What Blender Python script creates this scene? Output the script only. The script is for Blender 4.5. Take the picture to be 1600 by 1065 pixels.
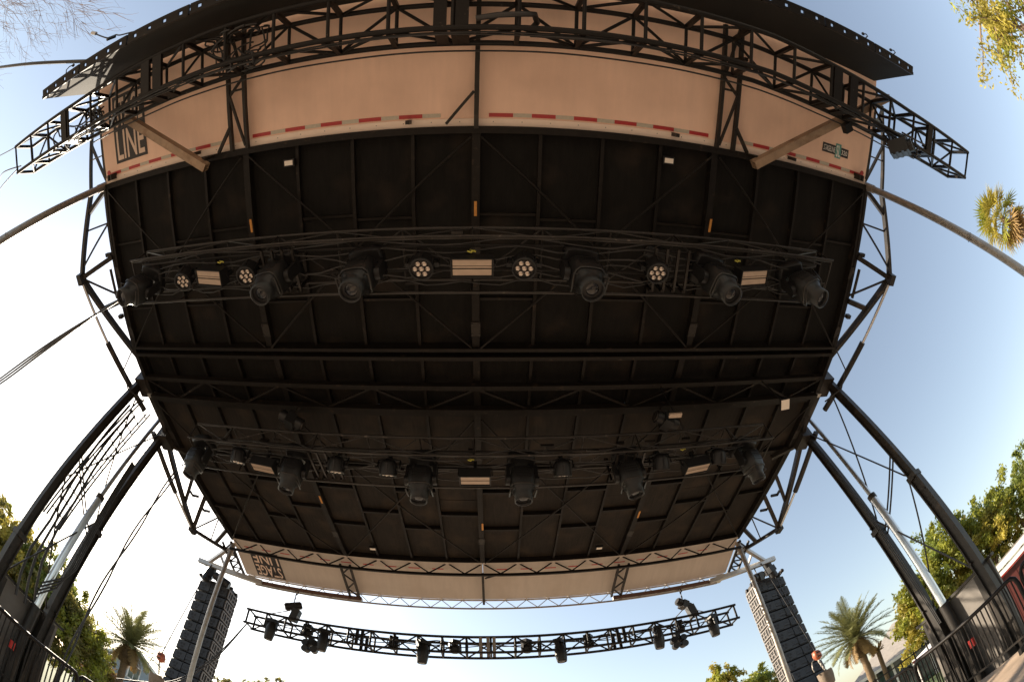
import bpy, math, random
import numpy as np
from mathutils import Vector, Matrix, Euler

random.seed(7)
rng = np.random.default_rng(11)
R = math.radians
scn = bpy.context.scene
for o in list(bpy.data.objects):
    bpy.data.objects.remove(o)
C = scn.collection

# ------------------------------------------------------------------ camera
# 16 mm full-frame fisheye, held 1.1 m above the stage deck, tilted 60 degrees up.
# The world origin is the camera; +Y looks out over the front of the stage, Z is up.
cam_d = bpy.data.cameras.new('camera')
cam = bpy.data.objects.new('camera', cam_d)
C.objects.link(cam)
cam_d.type = 'PANO'
cd = cam_d if hasattr(cam_d, 'panorama_type') else cam_d.cycles
cd.panorama_type = 'FISHEYE_EQUISOLID'
cd.fisheye_lens = 36.0 * 712 / 1600
cd.fisheye_fov = R(180)
cam_d.sensor_width = 36.0
cam_d.sensor_fit = 'HORIZONTAL'
cam_d.clip_start = 0.02
cam_d.clip_end = 2000
right = Vector((0.99857, -0.02678, -0.04632))
up = Vector((0.0, -0.86571, 0.50054))
fwd = Vector((0.05350, 0.49982, 0.86447))
cam.matrix_world = Matrix(((right.x, up.x, -fwd.x, 0), (right.y, up.y, -fwd.y, 0), (right.z, up.z, -fwd.z, 0), (0, 0, 0, 1)))
scn.camera = cam

# ------------------------------------------------------------------ sky, sun, exposure
SUN_EL, SUN_AZ = R(27), R(-52)      # azimuth from +Y towards +X
sun_dir = Vector((math.sin(SUN_AZ) * math.cos(SUN_EL), math.cos(SUN_AZ) * math.cos(SUN_EL), math.sin(SUN_EL)))
world = bpy.data.worlds.new('World')
scn.world = world
world.use_nodes = True
wn = world.node_tree
wn.nodes.clear()
wo = wn.nodes.new('ShaderNodeOutputWorld')
bg = wn.nodes.new('ShaderNodeBackground')
sky = wn.nodes.new('ShaderNodeTexSky')
sky.sky_type = 'NISHITA'
sky.sun_disc = False
sky.sun_elevation = SUN_EL
sky.sun_rotation = SUN_AZ
sky.altitude = 0
sky.air_density = 1.3
sky.dust_density = 1.2
sky.ozone_density = 1.0
bg.inputs['Strength'].default_value = 0.101
hs = wn.nodes.new('ShaderNodeHueSaturation')   # slight overall desaturation: thin high haze
hs.inputs['Saturation'].default_value = 0.74
wn.links.new(sky.outputs[0], hs.inputs['Color'])
wn.links.new(hs.outputs[0], bg.inputs[0])
wn.links.new(bg.outputs[0], wo.inputs[0])
sun_d = bpy.data.lights.new('sun', 'SUN')
sun_d.energy = 5.0
sun_d.angle = R(0.5)
sun_d.color = (1.0, 0.86, 0.68)
sun = bpy.data.objects.new('sun', sun_d)
C.objects.link(sun)
sun.rotation_euler = (-sun_dir).to_track_quat('-Z', 'Y').to_euler()
scn.view_settings.view_transform = 'Standard'
scn.view_settings.look = 'None'
scn.view_settings.gamma = 1
scn.view_settings.exposure = 1.16
scn.view_settings.use_curve_mapping = False
scn.render.engine = 'CYCLES'
scn.cycles.max_bounces = 8
scn.cycles.diffuse_bounces = 5
scn.cycles.transparent_max_bounces = 8
scn.cycles.use_denoising = True
scn.cycles.sample_clamp_indirect = 8

# ------------------------------------------------------------------ materials
def mat(name, col, rough=0.6, metal=0.0, var=0.25, scale=6.0, bump=0.0, bscale=40.0, stain=None, stretch=None, spec=0.5, transl=0.0):
    m = bpy.data.materials.new(name)
    m.use_nodes = True
    nt = m.node_tree
    bs = nt.nodes['Principled BSDF']
    bs.inputs['Roughness'].default_value = rough
    bs.inputs['Metallic'].default_value = metal
    bs.inputs['Specular IOR Level'].default_value = spec
    tc = nt.nodes.new('ShaderNodeTexCoord')
    mp = nt.nodes.new('ShaderNodeMapping')
    nt.links.new(tc.outputs['Object'], mp.inputs['Vector'])
    if stretch:
        mp.inputs['Scale'].default_value = stretch
    nz = nt.nodes.new('ShaderNodeTexNoise')
    nz.inputs['Scale'].default_value = scale
    nz.inputs['Detail'].default_value = 6
    nz.inputs['Roughness'].default_value = 0.65
    nt.links.new(mp.outputs[0], nz.inputs['Vector'])
    rp = nt.nodes.new('ShaderNodeValToRGB')
    rp.color_ramp.elements[0].position = 0.3
    rp.color_ramp.elements[1].position = 0.72
    lo = [max(0, c * (1 - var)) for c in col]
    hi = [min(1, c * (1 + var)) for c in col]
    rp.color_ramp.elements[0].color = (*lo, 1)
    rp.color_ramp.elements[1].color = (*hi, 1)
    nt.links.new(nz.outputs['Fac'], rp.inputs['Fac'])
    src = rp.outputs['Color']
    if stain:
        n2 = nt.nodes.new('ShaderNodeTexNoise')
        n2.inputs['Scale'].default_value = stain[1]
        n2.inputs['Detail'].default_value = 8
        nt.links.new(tc.outputs['Object'], n2.inputs['Vector'])
        r2 = nt.nodes.new('ShaderNodeValToRGB')
        r2.color_ramp.elements[0].position = stain[2]
        r2.color_ramp.elements[1].position = stain[3]
        r2.color_ramp.elements[0].color = (0, 0, 0, 1)
        r2.color_ramp.elements[1].color = (1, 1, 1, 1)
        nt.links.new(n2.outputs['Fac'], r2.inputs['Fac'])
        mx = nt.nodes.new('ShaderNodeMix')
        mx.data_type = 'RGBA'
        nt.links.new(r2.outputs['Color'], mx.inputs['Factor'])
        nt.links.new(src, mx.inputs['A'])
        mx.inputs['B'].default_value = (*stain[0], 1)
        src = mx.outputs['Result']
    nt.links.new(src, bs.inputs['Base Color'])
    if bump:
        nb = nt.nodes.new('ShaderNodeTexNoise')
        nb.inputs['Scale'].default_value = bscale
        nb.inputs['Detail'].default_value = 5
        nt.links.new(mp.outputs[0], nb.inputs['Vector'])
        bp = nt.nodes.new('ShaderNodeBump')
        bp.inputs['Strength'].default_value = bump
        bp.inputs['Distance'].default_value = 0.01
        nt.links.new(nb.outputs['Fac'], bp.inputs['Height'])
        nt.links.new(bp.outputs[0], bs.inputs['Normal'])
    if transl:
        out = nt.nodes['Material Output']
        tr = nt.nodes.new('ShaderNodeBsdfTranslucent')
        nt.links.new(src, tr.inputs['Color'])
        ms = nt.nodes.new('ShaderNodeMixShader')
        ms.inputs[0].default_value = transl
        nt.links.new(bs.outputs[0], ms.inputs[1])
        nt.links.new(tr.outputs[0], ms.inputs[2])
        nt.links.new(ms.outputs[0], out.inputs['Surface'])
    return m

M = {}
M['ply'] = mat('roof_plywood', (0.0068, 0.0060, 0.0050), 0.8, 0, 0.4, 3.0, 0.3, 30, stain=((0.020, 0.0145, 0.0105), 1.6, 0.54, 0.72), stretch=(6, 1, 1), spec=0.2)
M['ply_far'] = mat('far_roof_plywood', (0.0160, 0.0122, 0.0090), 0.75, 0, 0.45, 3.0, 0.3, 30, stain=((0.036, 0.025, 0.016), 2.2, 0.50, 0.72), stretch=(9, 0.8, 1), spec=0.25)  # far sheets: lighter and browner than the near ones
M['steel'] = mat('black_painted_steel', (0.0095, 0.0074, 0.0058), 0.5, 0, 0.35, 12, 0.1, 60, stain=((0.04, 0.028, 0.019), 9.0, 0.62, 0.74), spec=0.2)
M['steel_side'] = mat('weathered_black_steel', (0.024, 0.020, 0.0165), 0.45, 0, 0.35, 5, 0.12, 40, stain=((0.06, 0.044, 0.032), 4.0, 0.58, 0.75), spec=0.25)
M['truss'] = mat('black_truss_paint', (0.009, 0.0072, 0.006), 0.45, 0, 0.3, 20, 0.1, 70, stain=((0.07, 0.055, 0.042), 14.0, 0.66, 0.74), spec=0.22)
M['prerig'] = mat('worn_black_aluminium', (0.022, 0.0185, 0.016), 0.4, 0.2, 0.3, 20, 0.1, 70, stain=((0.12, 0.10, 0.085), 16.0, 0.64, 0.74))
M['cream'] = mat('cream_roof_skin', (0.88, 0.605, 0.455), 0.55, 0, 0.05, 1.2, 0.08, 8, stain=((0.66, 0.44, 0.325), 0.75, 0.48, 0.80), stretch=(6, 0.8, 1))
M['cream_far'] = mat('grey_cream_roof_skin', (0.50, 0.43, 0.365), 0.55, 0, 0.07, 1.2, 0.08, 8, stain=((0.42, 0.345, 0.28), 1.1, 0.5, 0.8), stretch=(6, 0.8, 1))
M['edging'] = mat('cream_aluminium_edging', (0.86, 0.70, 0.58), 0.45, 0, 0.06, 5)
M['red'] = mat('red_reflector', (0.42, 0.03, 0.03), 0.35, 0, 0.15, 30)
M['silver_tape'] = mat('silver_reflector', (0.50, 0.45, 0.36), 0.3, 0, 0.12, 30)
M['print'] = mat('black_print', (0.022, 0.018, 0.017), 0.5, 0, 0.2, 10)
M['letter'] = mat('cream_print', (0.74, 0.56, 0.44), 0.55, 0, 0.06, 10)
M['green_print'] = mat('green_print', (0.10, 0.32, 0.28), 0.5, 0, 0.1, 10)
M['white_print'] = mat('white_print', (0.75, 0.72, 0.66), 0.5, 0, 0.1, 10)
M['bar'] = mat('tan_aluminium_bar', (0.30, 0.205, 0.13), 0.45, 0.15, 0.25, 5, 0.1, 40, stain=((0.18, 0.10, 0.05), 5.0, 0.55, 0.7), stretch=(1, 1, 6))
M['banner'] = mat('black_scrim', (0.03, 0.0295, 0.028), 0.75, 0, 0.12, 60, 0.15, 120, spec=0.12)
M['pipe'] = mat('galvanised_pipe', (0.34, 0.30, 0.26), 0.4, 0.55, 0.25, 8, 0.08, 40)
M['chrome'] = mat('polished_cylinder_rod', (0.66, 0.66, 0.66), 0.3, 0.9, 0.03, 2)
M['silver'] = mat('mill_aluminium', (0.48, 0.46, 0.43), 0.4, 0.5, 0.12, 8)
M['body'] = mat('black_fixture_plastic', (0.009, 0.0086, 0.009), 0.45, 0, 0.2, 30, 0.08, 80, spec=0.35)
M['body2'] = mat('dark_grey_fixture_cover', (0.0095, 0.0092, 0.0096), 0.42, 0, 0.2, 25, 0.08, 80, spec=0.4)
M['lens'] = mat('dark_lens_glass', (0.012, 0.012, 0.014), 0.12, 0, 0.1, 5, spec=0.6)
M['led'] = mat('led_lens', (0.50, 0.42, 0.36), 0.14, 0.85, 0.2, 60, spec=1.0)
M['plate'] = mat('strobe_reflector_plate', (0.42, 0.32, 0.24), 0.3, 0.1, 0.1, 12)
M['strap'] = mat('orange_strap', (0.55, 0.24, 0.05), 0.6, 0, 0.2, 40)
M['yellow'] = mat('yellow_tape', (0.65, 0.60, 0.10), 0.5, 0, 0.1, 40)
M['rubber'] = mat('black_cable_rubber', (0.022, 0.020, 0.019), 0.5, 0, 0.2, 30)
M['speaker'] = mat('speaker_cabinet_paint', (0.017, 0.0175, 0.020), 0.5, 0, 0.2, 25, 0.15, 90)
M['speaker_frame'] = mat('speaker_side_plate', (0.17, 0.15, 0.135), 0.5, 0.1, 0.2, 14)
M['recess'] = mat('speaker_recess', (0.010, 0.010, 0.011), 0.7, 0, 0.1, 20)
M['hoist'] = mat('orange_hoist_hook', (0.40, 0.10, 0.04), 0.45, 0, 0.2, 20)
M['bag'] = mat('tan_chain_bag', (0.20, 0.155, 0.115), 0.85, 0, 0.25, 12, 0.3, 40)
M['redrub'] = mat('red_paint', (0.55, 0.03, 0.025), 0.4, 0, 0.1, 20)
M['ground'] = mat('pale_concrete_ground', (0.42, 0.34, 0.265), 0.9, 0, 0.25, 0.6, 0.3, 8, stain=((0.25, 0.21, 0.16), 0.12, 0.45, 0.7))
M['lawn'] = mat('lawn', (0.07, 0.10, 0.03), 0.9, 0, 0.3, 1.5, 0.5, 30)
M['deck'] = mat('worn_stage_deck', (0.42, 0.315, 0.23), 0.7, 0, 0.25, 2.0, 0.2, 30)
M['panel'] = mat('grey_trailer_panel', (0.13, 0.115, 0.10), 0.5, 0, 0.2, 3)
M['bark'] = mat('bark', (0.16, 0.115, 0.08), 0.9, 0, 0.35, 8, 0.8, 30, stretch=(1, 1, 0.3))
M['twig'] = mat('pale_twig', (0.22, 0.15, 0.115), 0.85, 0, 0.2, 8)
M['palmbark'] = mat('palm_trunk', (0.17, 0.115, 0.065), 0.9, 0, 0.45, 14, 1.0, 22)
M['leafA'] = mat('yellow_green_leaf', (0.29, 0.30, 0.04), 0.5, 0, 0.5, 0.9, transl=0.5)  # bright yellow-green base colour
M['leafB'] = mat('deep_leaf', (0.20, 0.24, 0.045), 0.5, 0, 0.5, 0.9, transl=0.5)
M['leafC'] = mat('olive_leaf', (0.25, 0.22, 0.06), 0.5, 0, 0.5, 0.9, transl=0.45)
M['leafD'] = mat('yellow_leaf', (0.42, 0.35, 0.06), 0.5, 0, 0.45, 0.9, transl=0.5)
M['frond'] = mat('palm_frond', (0.19, 0.19, 0.07), 0.45, 0, 0.35, 2.0, transl=0.3)
M['fronddry'] = mat('dry_palm_frond', (0.30, 0.19, 0.07), 0.7, 0, 0.35, 2.0, transl=0.3)
M['wallblue'] = mat('blue_grey_clapboard', (0.34, 0.40, 0.45), 0.7, 0, 0.08, 3)
M['white'] = mat('white_paint', (0.80, 0.78, 0.74), 0.5, 0, 0.05, 4)
M['shingle'] = mat('grey_shingle', (0.36, 0.32, 0.28), 0.8, 0, 0.15, 4, 0.3, 20)
M['window'] = mat('window_glass', (0.03, 0.06, 0.055), 0.08, 0, 0.3, 0.8, spec=0.9)
M['redwall'] = mat('dark_red_wall', (0.075, 0.014, 0.010), 0.5, 0, 0.2, 3)
M['cover'] = mat('brown_tube_cover', (0.11, 0.055, 0.04), 0.5, 0, 0.2, 6)
M['workled'] = mat('white_flood_diffuser', (0.80, 0.72, 0.62), 0.4, 0, 0.06, 6)

# ------------------------------------------------------------------ builders
class MB:
    def __init__(self):
        self.v = []; self.f = []; self.sm = []
    def add(self, vs, fs, smooth=False):
        n = len(self.v)
        self.v += [tuple(v) for v in vs]
        self.f += [tuple(i + n for i in f) for f in fs]
        self.sm += [smooth] * len(fs)
        return self
    def box(self, c, s, rot=None):
        hx, hy, hz = s[0] / 2, s[1] / 2, s[2] / 2
        p = [Vector((x, y, z)) for x in (-hx, hx) for y in (-hy, hy) for z in (-hz, hz)]
        if rot is not None:
            p = [rot @ q for q in p]
        p = [q + Vector(c) for q in p]
        return self.add(p, [(0, 1, 3, 2), (4, 6, 7, 5), (0, 4, 5, 1), (2, 3, 7, 6), (0, 2, 6, 4), (1, 5, 7, 3)])
    def bar(self, a, b, w, h, upv=(0, 0, 1)):
        a, b = Vector(a), Vector(b)
        d = (b - a)
        L = d.length
        d.normalize()
        u = Vector(upv)
        if abs(d.dot(u)) > 0.98:
            u = Vector((0, 1, 0)) if abs(d.y) < 0.9 else Vector((1, 0, 0))
        s = d.cross(u).normalized()
        u = s.cross(d).normalized()
        p = []
        for q in (a, b):
            for i, j in ((-1, -1), (1, -1), (1, 1), (-1, 1)):
                p.append(q + s * (i * w / 2) + u * (j * h / 2))
        return self.add(p, [(3, 2, 1, 0), (4, 5, 6, 7), (0, 1, 5, 4), (1, 2, 6, 5), (2, 3, 7, 6), (3, 0, 4, 7)])
    def tube(self, a, b, r, n=8, r2=None, caps=True):
        a, b = Vector(a), Vector(b)
        d = (b - a).normalized()
        u = Vector((0, 0, 1)) if abs(d.z) < 0.9 else Vector((1, 0, 0))
        s = d.cross(u).normalized(); u = s.cross(d)
        r2 = r if r2 is None else r2
        p = []
        for q, rr in ((a, r), (b, r2)):
            for k in range(n):
                t = 2 * math.pi * k / n
                p.append(q + s * (rr * math.cos(t)) + u * (rr * math.sin(t)))
        self.add(p, [(k, (k + 1) % n, n + (k + 1) % n, n + k) for k in range(n)], True)
        if caps:
            self.add([p[k] for k in range(n)], [tuple(range(n))][::-1])
            self.add([p[n + k] for k in range(n)], [tuple(range(n))])
        return self
    def path(self, pts, r, n=6):
        pts = [Vector(p) for p in pts]
        rings = []
        ps = None
        for i, q in enumerate(pts):
            d = (pts[min(i + 1, len(pts) - 1)] - pts[max(i - 1, 0)]).normalized()
            if ps is None:
                u = Vector((0, 0, 1)) if abs(d.z) < 0.9 else Vector((1, 0, 0))
                s = d.cross(u).normalized()
            else:
                s = (ps - d * ps.dot(d))
                s = s.normalized() if s.length > 1e-4 else d.orthogonal().normalized()
            ps = s
            u = s.cross(d)
            rr = r[i] if isinstance(r, (list, tuple)) else r
            rings.append([q + s * (rr * math.cos(2 * math.pi * k / n)) + u * (rr * math.sin(2 * math.pi * k / n)) for k in range(n)])
        vs = [p for ring in rings for p in ring]
        fs = []
        for i in range(len(pts) - 1):
            for k in range(n):
                fs.append((i * n + k, i * n + (k + 1) % n, (i + 1) * n + (k + 1) % n, (i + 1) * n + k))
        return self.add(vs, fs, True)
    def loft(self, sections, n=20, cap=True):
        # sections: (z, half size, squareness, cx, cy), squareness 2 = round, 5 = rounded square
        vs = []
        for s in sections:
            z, a, e = s[:3]
            cx, cy = (s[3], s[4]) if len(s) > 3 else (0, 0)
            for k in range(n):
                t = 2 * math.pi * (k + 0.5) / n
                c, sn = math.cos(t), math.sin(t)
                rr = a / ((abs(c) ** e + abs(sn) ** e) ** (1 / e))
                vs.append((cx + rr * c, cy + rr * sn, z))
        m = len(sections)
        fs = []
        for i in range(m - 1):
            for k in range(n):
                fs.append((i * n + k, i * n + (k + 1) % n, (i + 1) * n + (k + 1) % n, (i + 1) * n + k))
        self.add(vs, fs, True)
        if cap:
            self.add(vs[:n], [tuple(range(n))])
            self.add(vs[-n:], [tuple(range(n))])
        return self
    def ball(self, c, r, nu=8, nv=5, sq=(1, 1, 1)):
        vs, fs = [], []
        for i in range(nv + 1):
            ph = math.pi * i / nv
            for k in range(nu):
                t = 2 * math.pi * k / nu
                vs.append((c[0] + sq[0] * r * math.sin(ph) * math.cos(t), c[1] + sq[1] * r * math.sin(ph) * math.sin(t), c[2] + sq[2] * r * math.cos(ph)))
        for i in range(nv):
            for k in range(nu):
                fs.append((i * nu + k, (i + 1) * nu + k, (i + 1) * nu + (k + 1) % nu, i * nu + (k + 1) % nu))
        return self.add(vs, fs, True)
    def mesh(self, name, m, off=Vector((0, 0, 0))):
        me = bpy.data.meshes.new(name)
        me.from_pydata([(v[0] - off.x, v[1] - off.y, v[2] - off.z) for v in self.v], [], self.f)
        me.polygons.foreach_set('use_smooth', self.sm)
        me.materials.append(m)
        me.update()
        return me
    def build(self, name, m, parent=None, loc=(0, 0, 0)):
        """link as ONE object; vertices are given in world space (or the prototype's space)"""
        loc = Vector(loc)
        base = Vector((0, 0, 0))
        p = parent
        while p is not None:
            base += Vector(p.location)
            p = p.parent
        o = bpy.data.objects.new(name, self.mesh(name, m, base + loc))
        C.objects.link(o)
        o.location = loc
        o.parent = parent
        return o

def tag(o, label=None, cat=None, group=None, kind=None):
    if label: o['label'] = label
    if cat: o['category'] = cat
    if group: o['group'] = group
    if kind: o['kind'] = kind
    return o

def thing(name, label, cat, loc=(0, 0, 0), group=None):
    o = bpy.data.objects.new(name, None)
    C.objects.link(o)
    o.location = loc
    o.empty_display_size = 0.2
    return tag(o, label, cat, group)

def share(o, parent, loc, rot=None):
    c = o.copy()
    C.objects.link(c)
    c.parent = parent
    c.location = loc
    if rot is not None:
        c.rotation_euler = rot
    return c

def copy_tree(o, parent=None):
    c = o.copy()
    C.objects.link(c)
    c.parent = parent
    for ch in list(o.children):
        copy_tree(ch, c)
    return c

def struct(mb, name, m):
    return tag(mb.build(name, m), kind='structure')

# ------------------------------------------------------------------ ground and deck
GZ, DZ = -2.30, -1.12
g = MB(); g.add([(-600, -600, GZ), (600, -600, GZ), (600, 600, GZ), (-600, 600, GZ)], [(0, 1, 2, 3)])
struct(g, 'ground', M['ground'])
for i, (x0, x1, y0, y1) in enumerate([(-60, -13, 12, 60), (14, 60, 14, 60)]):
    g = MB(); g.add([(x0, y0, GZ + 0.004), (x1, y0, GZ + 0.004), (x1, y1, GZ + 0.004), (x0, y1, GZ + 0.004)], [(0, 1, 2, 3)])
    struct(g, 'lawn', M['lawn'])

# ------------------------------------------------------------------ mobile stage
XC, HW = -0.16, 6.30
XL, XR = XC - HW, XC + HW
BAY = HW / 8
stage = thing('mobile_stage', 'black mobile stage with folded out plywood roof, cream end flaps and steel masts', 'stage', (XC, 4.6, DZ))
def zn(y): return 5.40 + max(0, 3.30 - y) * 0.088      # near roof wing
def zf(y): return 5.40 + max(0, y - 4.40) * 0.018      # far roof wing
YN0, YN1, YF0, YF1 = 0.33, 3.27, 4.40, 8.82

# deck boards
for i in range(10):
    x0 = -5.75 + i * 1.15
    for j in range(5):
        y0 = -2.6 + j * 2.4
        MB().box((x0 + 0.575, y0 + 1.2, DZ - 0.04), (1.142, 2.392, 0.08)).build('deck_board', M['deck'], stage)
MB().box((0, 3.4, DZ - 0.2), (11.6, 12.1, 0.22)).build('deck_frame', M['steel'], stage)

# plywood sheets between the ribs
ribx = [XC + BAY * k for k in range(-8, 9)]
for k in range(16):
    x0, x1 = ribx[k], ribx[k + 1]
    xm, w = (x0 + x1) / 2, BAY - 0.006
    dz = random.uniform(0, 0.012)
    a, b = (xm, YN0, zn(YN0) + 0.12 + dz), (xm, YN1, zn(YN1) + 0.12 + dz)
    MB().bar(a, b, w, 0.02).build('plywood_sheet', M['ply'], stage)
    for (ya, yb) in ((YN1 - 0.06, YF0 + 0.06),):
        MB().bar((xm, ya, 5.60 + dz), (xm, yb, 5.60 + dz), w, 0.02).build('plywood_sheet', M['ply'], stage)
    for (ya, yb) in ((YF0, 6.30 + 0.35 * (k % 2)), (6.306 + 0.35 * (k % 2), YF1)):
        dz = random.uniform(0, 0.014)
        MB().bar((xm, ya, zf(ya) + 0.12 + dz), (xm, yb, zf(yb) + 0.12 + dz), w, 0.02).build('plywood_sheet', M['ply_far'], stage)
# ribs
for k, x in enumerate(ribx):
    main = k % 4 == 0
    w, h = (0.10, 0.13) if main else (0.045, 0.09)
    o = 0.0 if main else 0.06
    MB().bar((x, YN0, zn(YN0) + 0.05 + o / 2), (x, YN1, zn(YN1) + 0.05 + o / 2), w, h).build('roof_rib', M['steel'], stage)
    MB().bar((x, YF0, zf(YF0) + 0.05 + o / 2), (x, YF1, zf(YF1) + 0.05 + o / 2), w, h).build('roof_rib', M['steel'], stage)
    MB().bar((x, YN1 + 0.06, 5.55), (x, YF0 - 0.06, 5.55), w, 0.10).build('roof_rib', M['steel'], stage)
# cross noggings
for k in range(16):
    xm = (ribx[k] + ribx[k + 1]) / 2
    L = BAY - 0.05
    if k % 3 != 1:
        y = 1.38 + 0.03 * ((k * 7) % 5)
        MB().box((xm, y, zn(y) + 0.085), (L, 0.035, 0.05)).build('cross_nogging', M['steel'], stage)
    if k % 2 == 0:
        y = 2.55
        MB().box((xm, y, zn(y) + 0.085), (L, 0.035, 0.05)).build('cross_nogging', M['steel'], stage)
    y = 5.75 if k % 2 else 6.35
    MB().box((xm, y, zf(y) + 0.07), (L, 0.05, 0.09)).build('cross_nogging', M['steel'], stage)
    y = 7.05 if k % 2 else 7.55
    MB().box((xm, y, zf(y) + 0.07), (L, 0.05, 0.09)).build('cross_nogging', M['steel'], stage)
# long beams
for (y, z, w, h) in ((YN0 - 0.01, zn(YN0) + 0.08, 0.09, 0.27), (3.24, 5.46, 0.05, 0.24), (3.38, 5.40, 0.06, 0.12), (3.90, 5.41, 0.08, 0.10), (4.30, 5.36, 0.09, 0.11), (4.45, 5.52, 0.06, 0.20), (YF1, zf(YF1) + 0.05, 0.08, 0.14)):
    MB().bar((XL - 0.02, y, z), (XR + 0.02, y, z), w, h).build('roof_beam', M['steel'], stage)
for s in (-1, 1):
    x = XC + s * (HW + 0.05)
    MB().bar((x, YN0 - 0.08, zn(YN0) + 0.06), (x, YN1, zn(YN1) + 0.06), 0.07, 0.16).build('side_beam', M['steel'], stage)
    MB().bar((x, YF0, zf(YF0) + 0.06), (x, YF1 + 0.08, zf(YF1) + 0.06), 0.07, 0.16).build('side_beam', M['steel'], stage)
    MB().bar((x, YN1, 5.50), (x, YF0, 5.50), 0.10, 0.24).build('side_beam', M['steel'], stage)
# centre trailer zigzag between the beams
for k in range(8):
    x0 = XL + k * 1.575
    MB().bar((x0, 3.92, 5.39), (x0 + 0.79, 4.28, 5.35), 0.035, 0.035).build('zigzag_brace', M['steel'], stage)
    MB().bar((x0 + 0.79, 4.28, 5.35), (x0 + 1.575, 3.92, 5.39), 0.035, 0.035).build('zigzag_brace', M['steel'], stage)
# splice plates with bolts where the main ribs meet the beams
for k in (0, 4, 8, 12, 16):
    for (y, zf_) in ((1.85, zn), (2.95, zn), (5.3, zf), (7.9, zf)):
        pl = MB().box((ribx[k], y, zf_(y) - 0.020), (0.125, 0.22, 0.008)).build('splice_plate', M['steel_side'], stage)
        for dx in (-0.05, 0.05):
            for dy in (-0.08, 0.08):
                MB().tube((ribx[k] + dx, y + dy, zf_(y) - 0.024), (ribx[k] + dx, y + dy, zf_(y) - 0.036), 0.012, 6).build('bolt', M['prerig'], pl)
# X bracing of each main bay
for q in range(4):
    xa, xb = ribx[q * 4] + 0.06, ribx[q * 4 + 4] - 0.06
    for (p0, p1) in ((xa, xb), (xb, xa)):
        dz = 0.0 if p0 < p1 else 0.022
        MB().tube((p0, YN0 + 0.08, zn(YN0) - 0.035 - dz), (p1, YN1 - 0.06, zn(YN1) - 0.035 - dz), 0.017, 6).build('diagonal_rod', M['steel'], stage)
        MB().tube((p0, YF0 + 0.1, zf(YF0) - 0.035 - dz), (p1, YF1 - 0.08, zf(YF1) - 0.035 - dz), 0.017, 6).build('diagonal_rod', M['steel'], stage)
# orange straps along the main ribs and small roof lamps
for (x, y) in ((XC, 1.30), (-3.30, 1.36), (3.02, 1.36)):
    MB().box((x, y + 0.02, zn(y) - 0.022), (0.035, 0.19, 0.008)).build('strap', M['strap'], stage)
for (x, y) in ((-0.13, 7.35), (-3.30, 6.7), (3.02, 7.2)):
    MB().box((x, y, zf(y) - 0.022), (0.035, 0.22, 0.008)).build('strap', M['strap'], stage)
for (x, y) in ((-2.62, 0.58), (2.30, 0.56), (-2.55, 8.35), (2.38, 8.35)):
    z = (zn(y) if y < 4 else zf(y))
    l = MB().box((x, y, z - 0.01), (0.16, 0.10, 0.05)).build('roof_lamp', M['body2'], stage)
    MB().box((x, y, z - 0.04), (0.12, 0.065, 0.012)).build('lamp_lens', M['workled'], l)

# near cream flap (behind the camera) and far cream flap
def zflap(y): return 5.69 + (y - 0.26) * 0.03
for s in (-1, 1):
    x0, x1 = (XL, XC - 0.004) if s < 0 else (XC + 0.004, XR)
    xm, w = (x0 + x1) / 2, x1 - x0
    fl = MB().bar((xm, 0.29, zflap(0.29) + 0.015), (xm, -1.66, zflap(-1.66) + 0.015), w, 0.03).build('flap_panel', M['cream'], stage)
    MB().bar((xm, 0.278, zflap(0.278) - 0.012), (xm, 0.180, zflap(0.18) - 0.012), w, 0.02).build('flap_edging', M['edging'], fl)
    x = x0 + 0.14
    i = 0 if s < 0 else 0
    while x + 0.30 < x1 - (0.25 if s < 0 else 0.1):
        y = 0.135
        if abs(abs(x + 0.15 - XC) - 3.2) > 0.25:
            MB().box((x + 0.15, y, zflap(y) - 0.004), (0.292 if i % 2 == 0 else 0.222, 0.05, 0.004)).build('reflector_strip', M['red'] if i % 2 == 0 else M['silver_tape'], fl)
        x += 0.26
        i += 1
    for k in range(18):
        xx = x0 + 0.2 + k * (w - 0.4) / 17
        MB().tube((xx, 0.22, zflap(0.22) - 0.026), (xx, 0.22, zflap(0.22) - 0.020), 0.008, 6).build('rivet', M['pipe'], fl)
    xx = XL + 0.09 if s < 0 else XR - 0.11
    MB().tube((xx, 0.10, zflap(0.1) - 0.010), (xx, 0.10, zflap(0.1) + 0.002), 0.045, 14).build('round_reflector', M['red'], fl)
    if s < 0: flapL = fl
    else: flapR = fl
# flap arms
ZA = 5.55
MB().bar((XC, 0.30, ZA + 0.02), (XC, -1.5, ZA - 0.02), 0.055, 0.08).build('flap_arm', M['steel_side'], stage)
MB().bar((XC - 0.36, 0.24, ZA - 0.0), (XC - 0.03, -0.17, ZA), 0.035, 0.05).build('arm_brace', M['steel_side'], stage)
for xs in (-3.36, 3.10):
    sg = -1 if xs < 0 else 1
    for dx in (-0.13, 0.13):
        MB().bar((xs + dx, 0.28, ZA + 0.03), (xs + dx, -1.5, ZA - 0.02), 0.045, 0.07).build('flap_arm', M['steel_side'], stage)
    for (ya, yb, d) in ((0.24, -0.50, 1), (-0.50, -0.72, -1), (-0.72, -1.5, 1)):
        MB().bar((xs - d * sg * 0.11, ya, ZA + 0.005), (xs + d * sg * 0.11, yb, ZA - 0.005), 0.03, 0.04).build('arm_brace', M['steel_side'], stage)
    MB().bar((xs + sg * 0.13, -0.05, ZA), (xs + sg * 0.36, 0.27, ZA + 0.01), 0.04, 0.05).build('arm_brace', M['steel_side'], stage)
    MB().bar((xs - 0.13, -0.56, ZA), (xs + 0.13, -0.56, ZA), 0.03, 0.03).build('arm_brace', M['steel_side'], stage)
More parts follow.
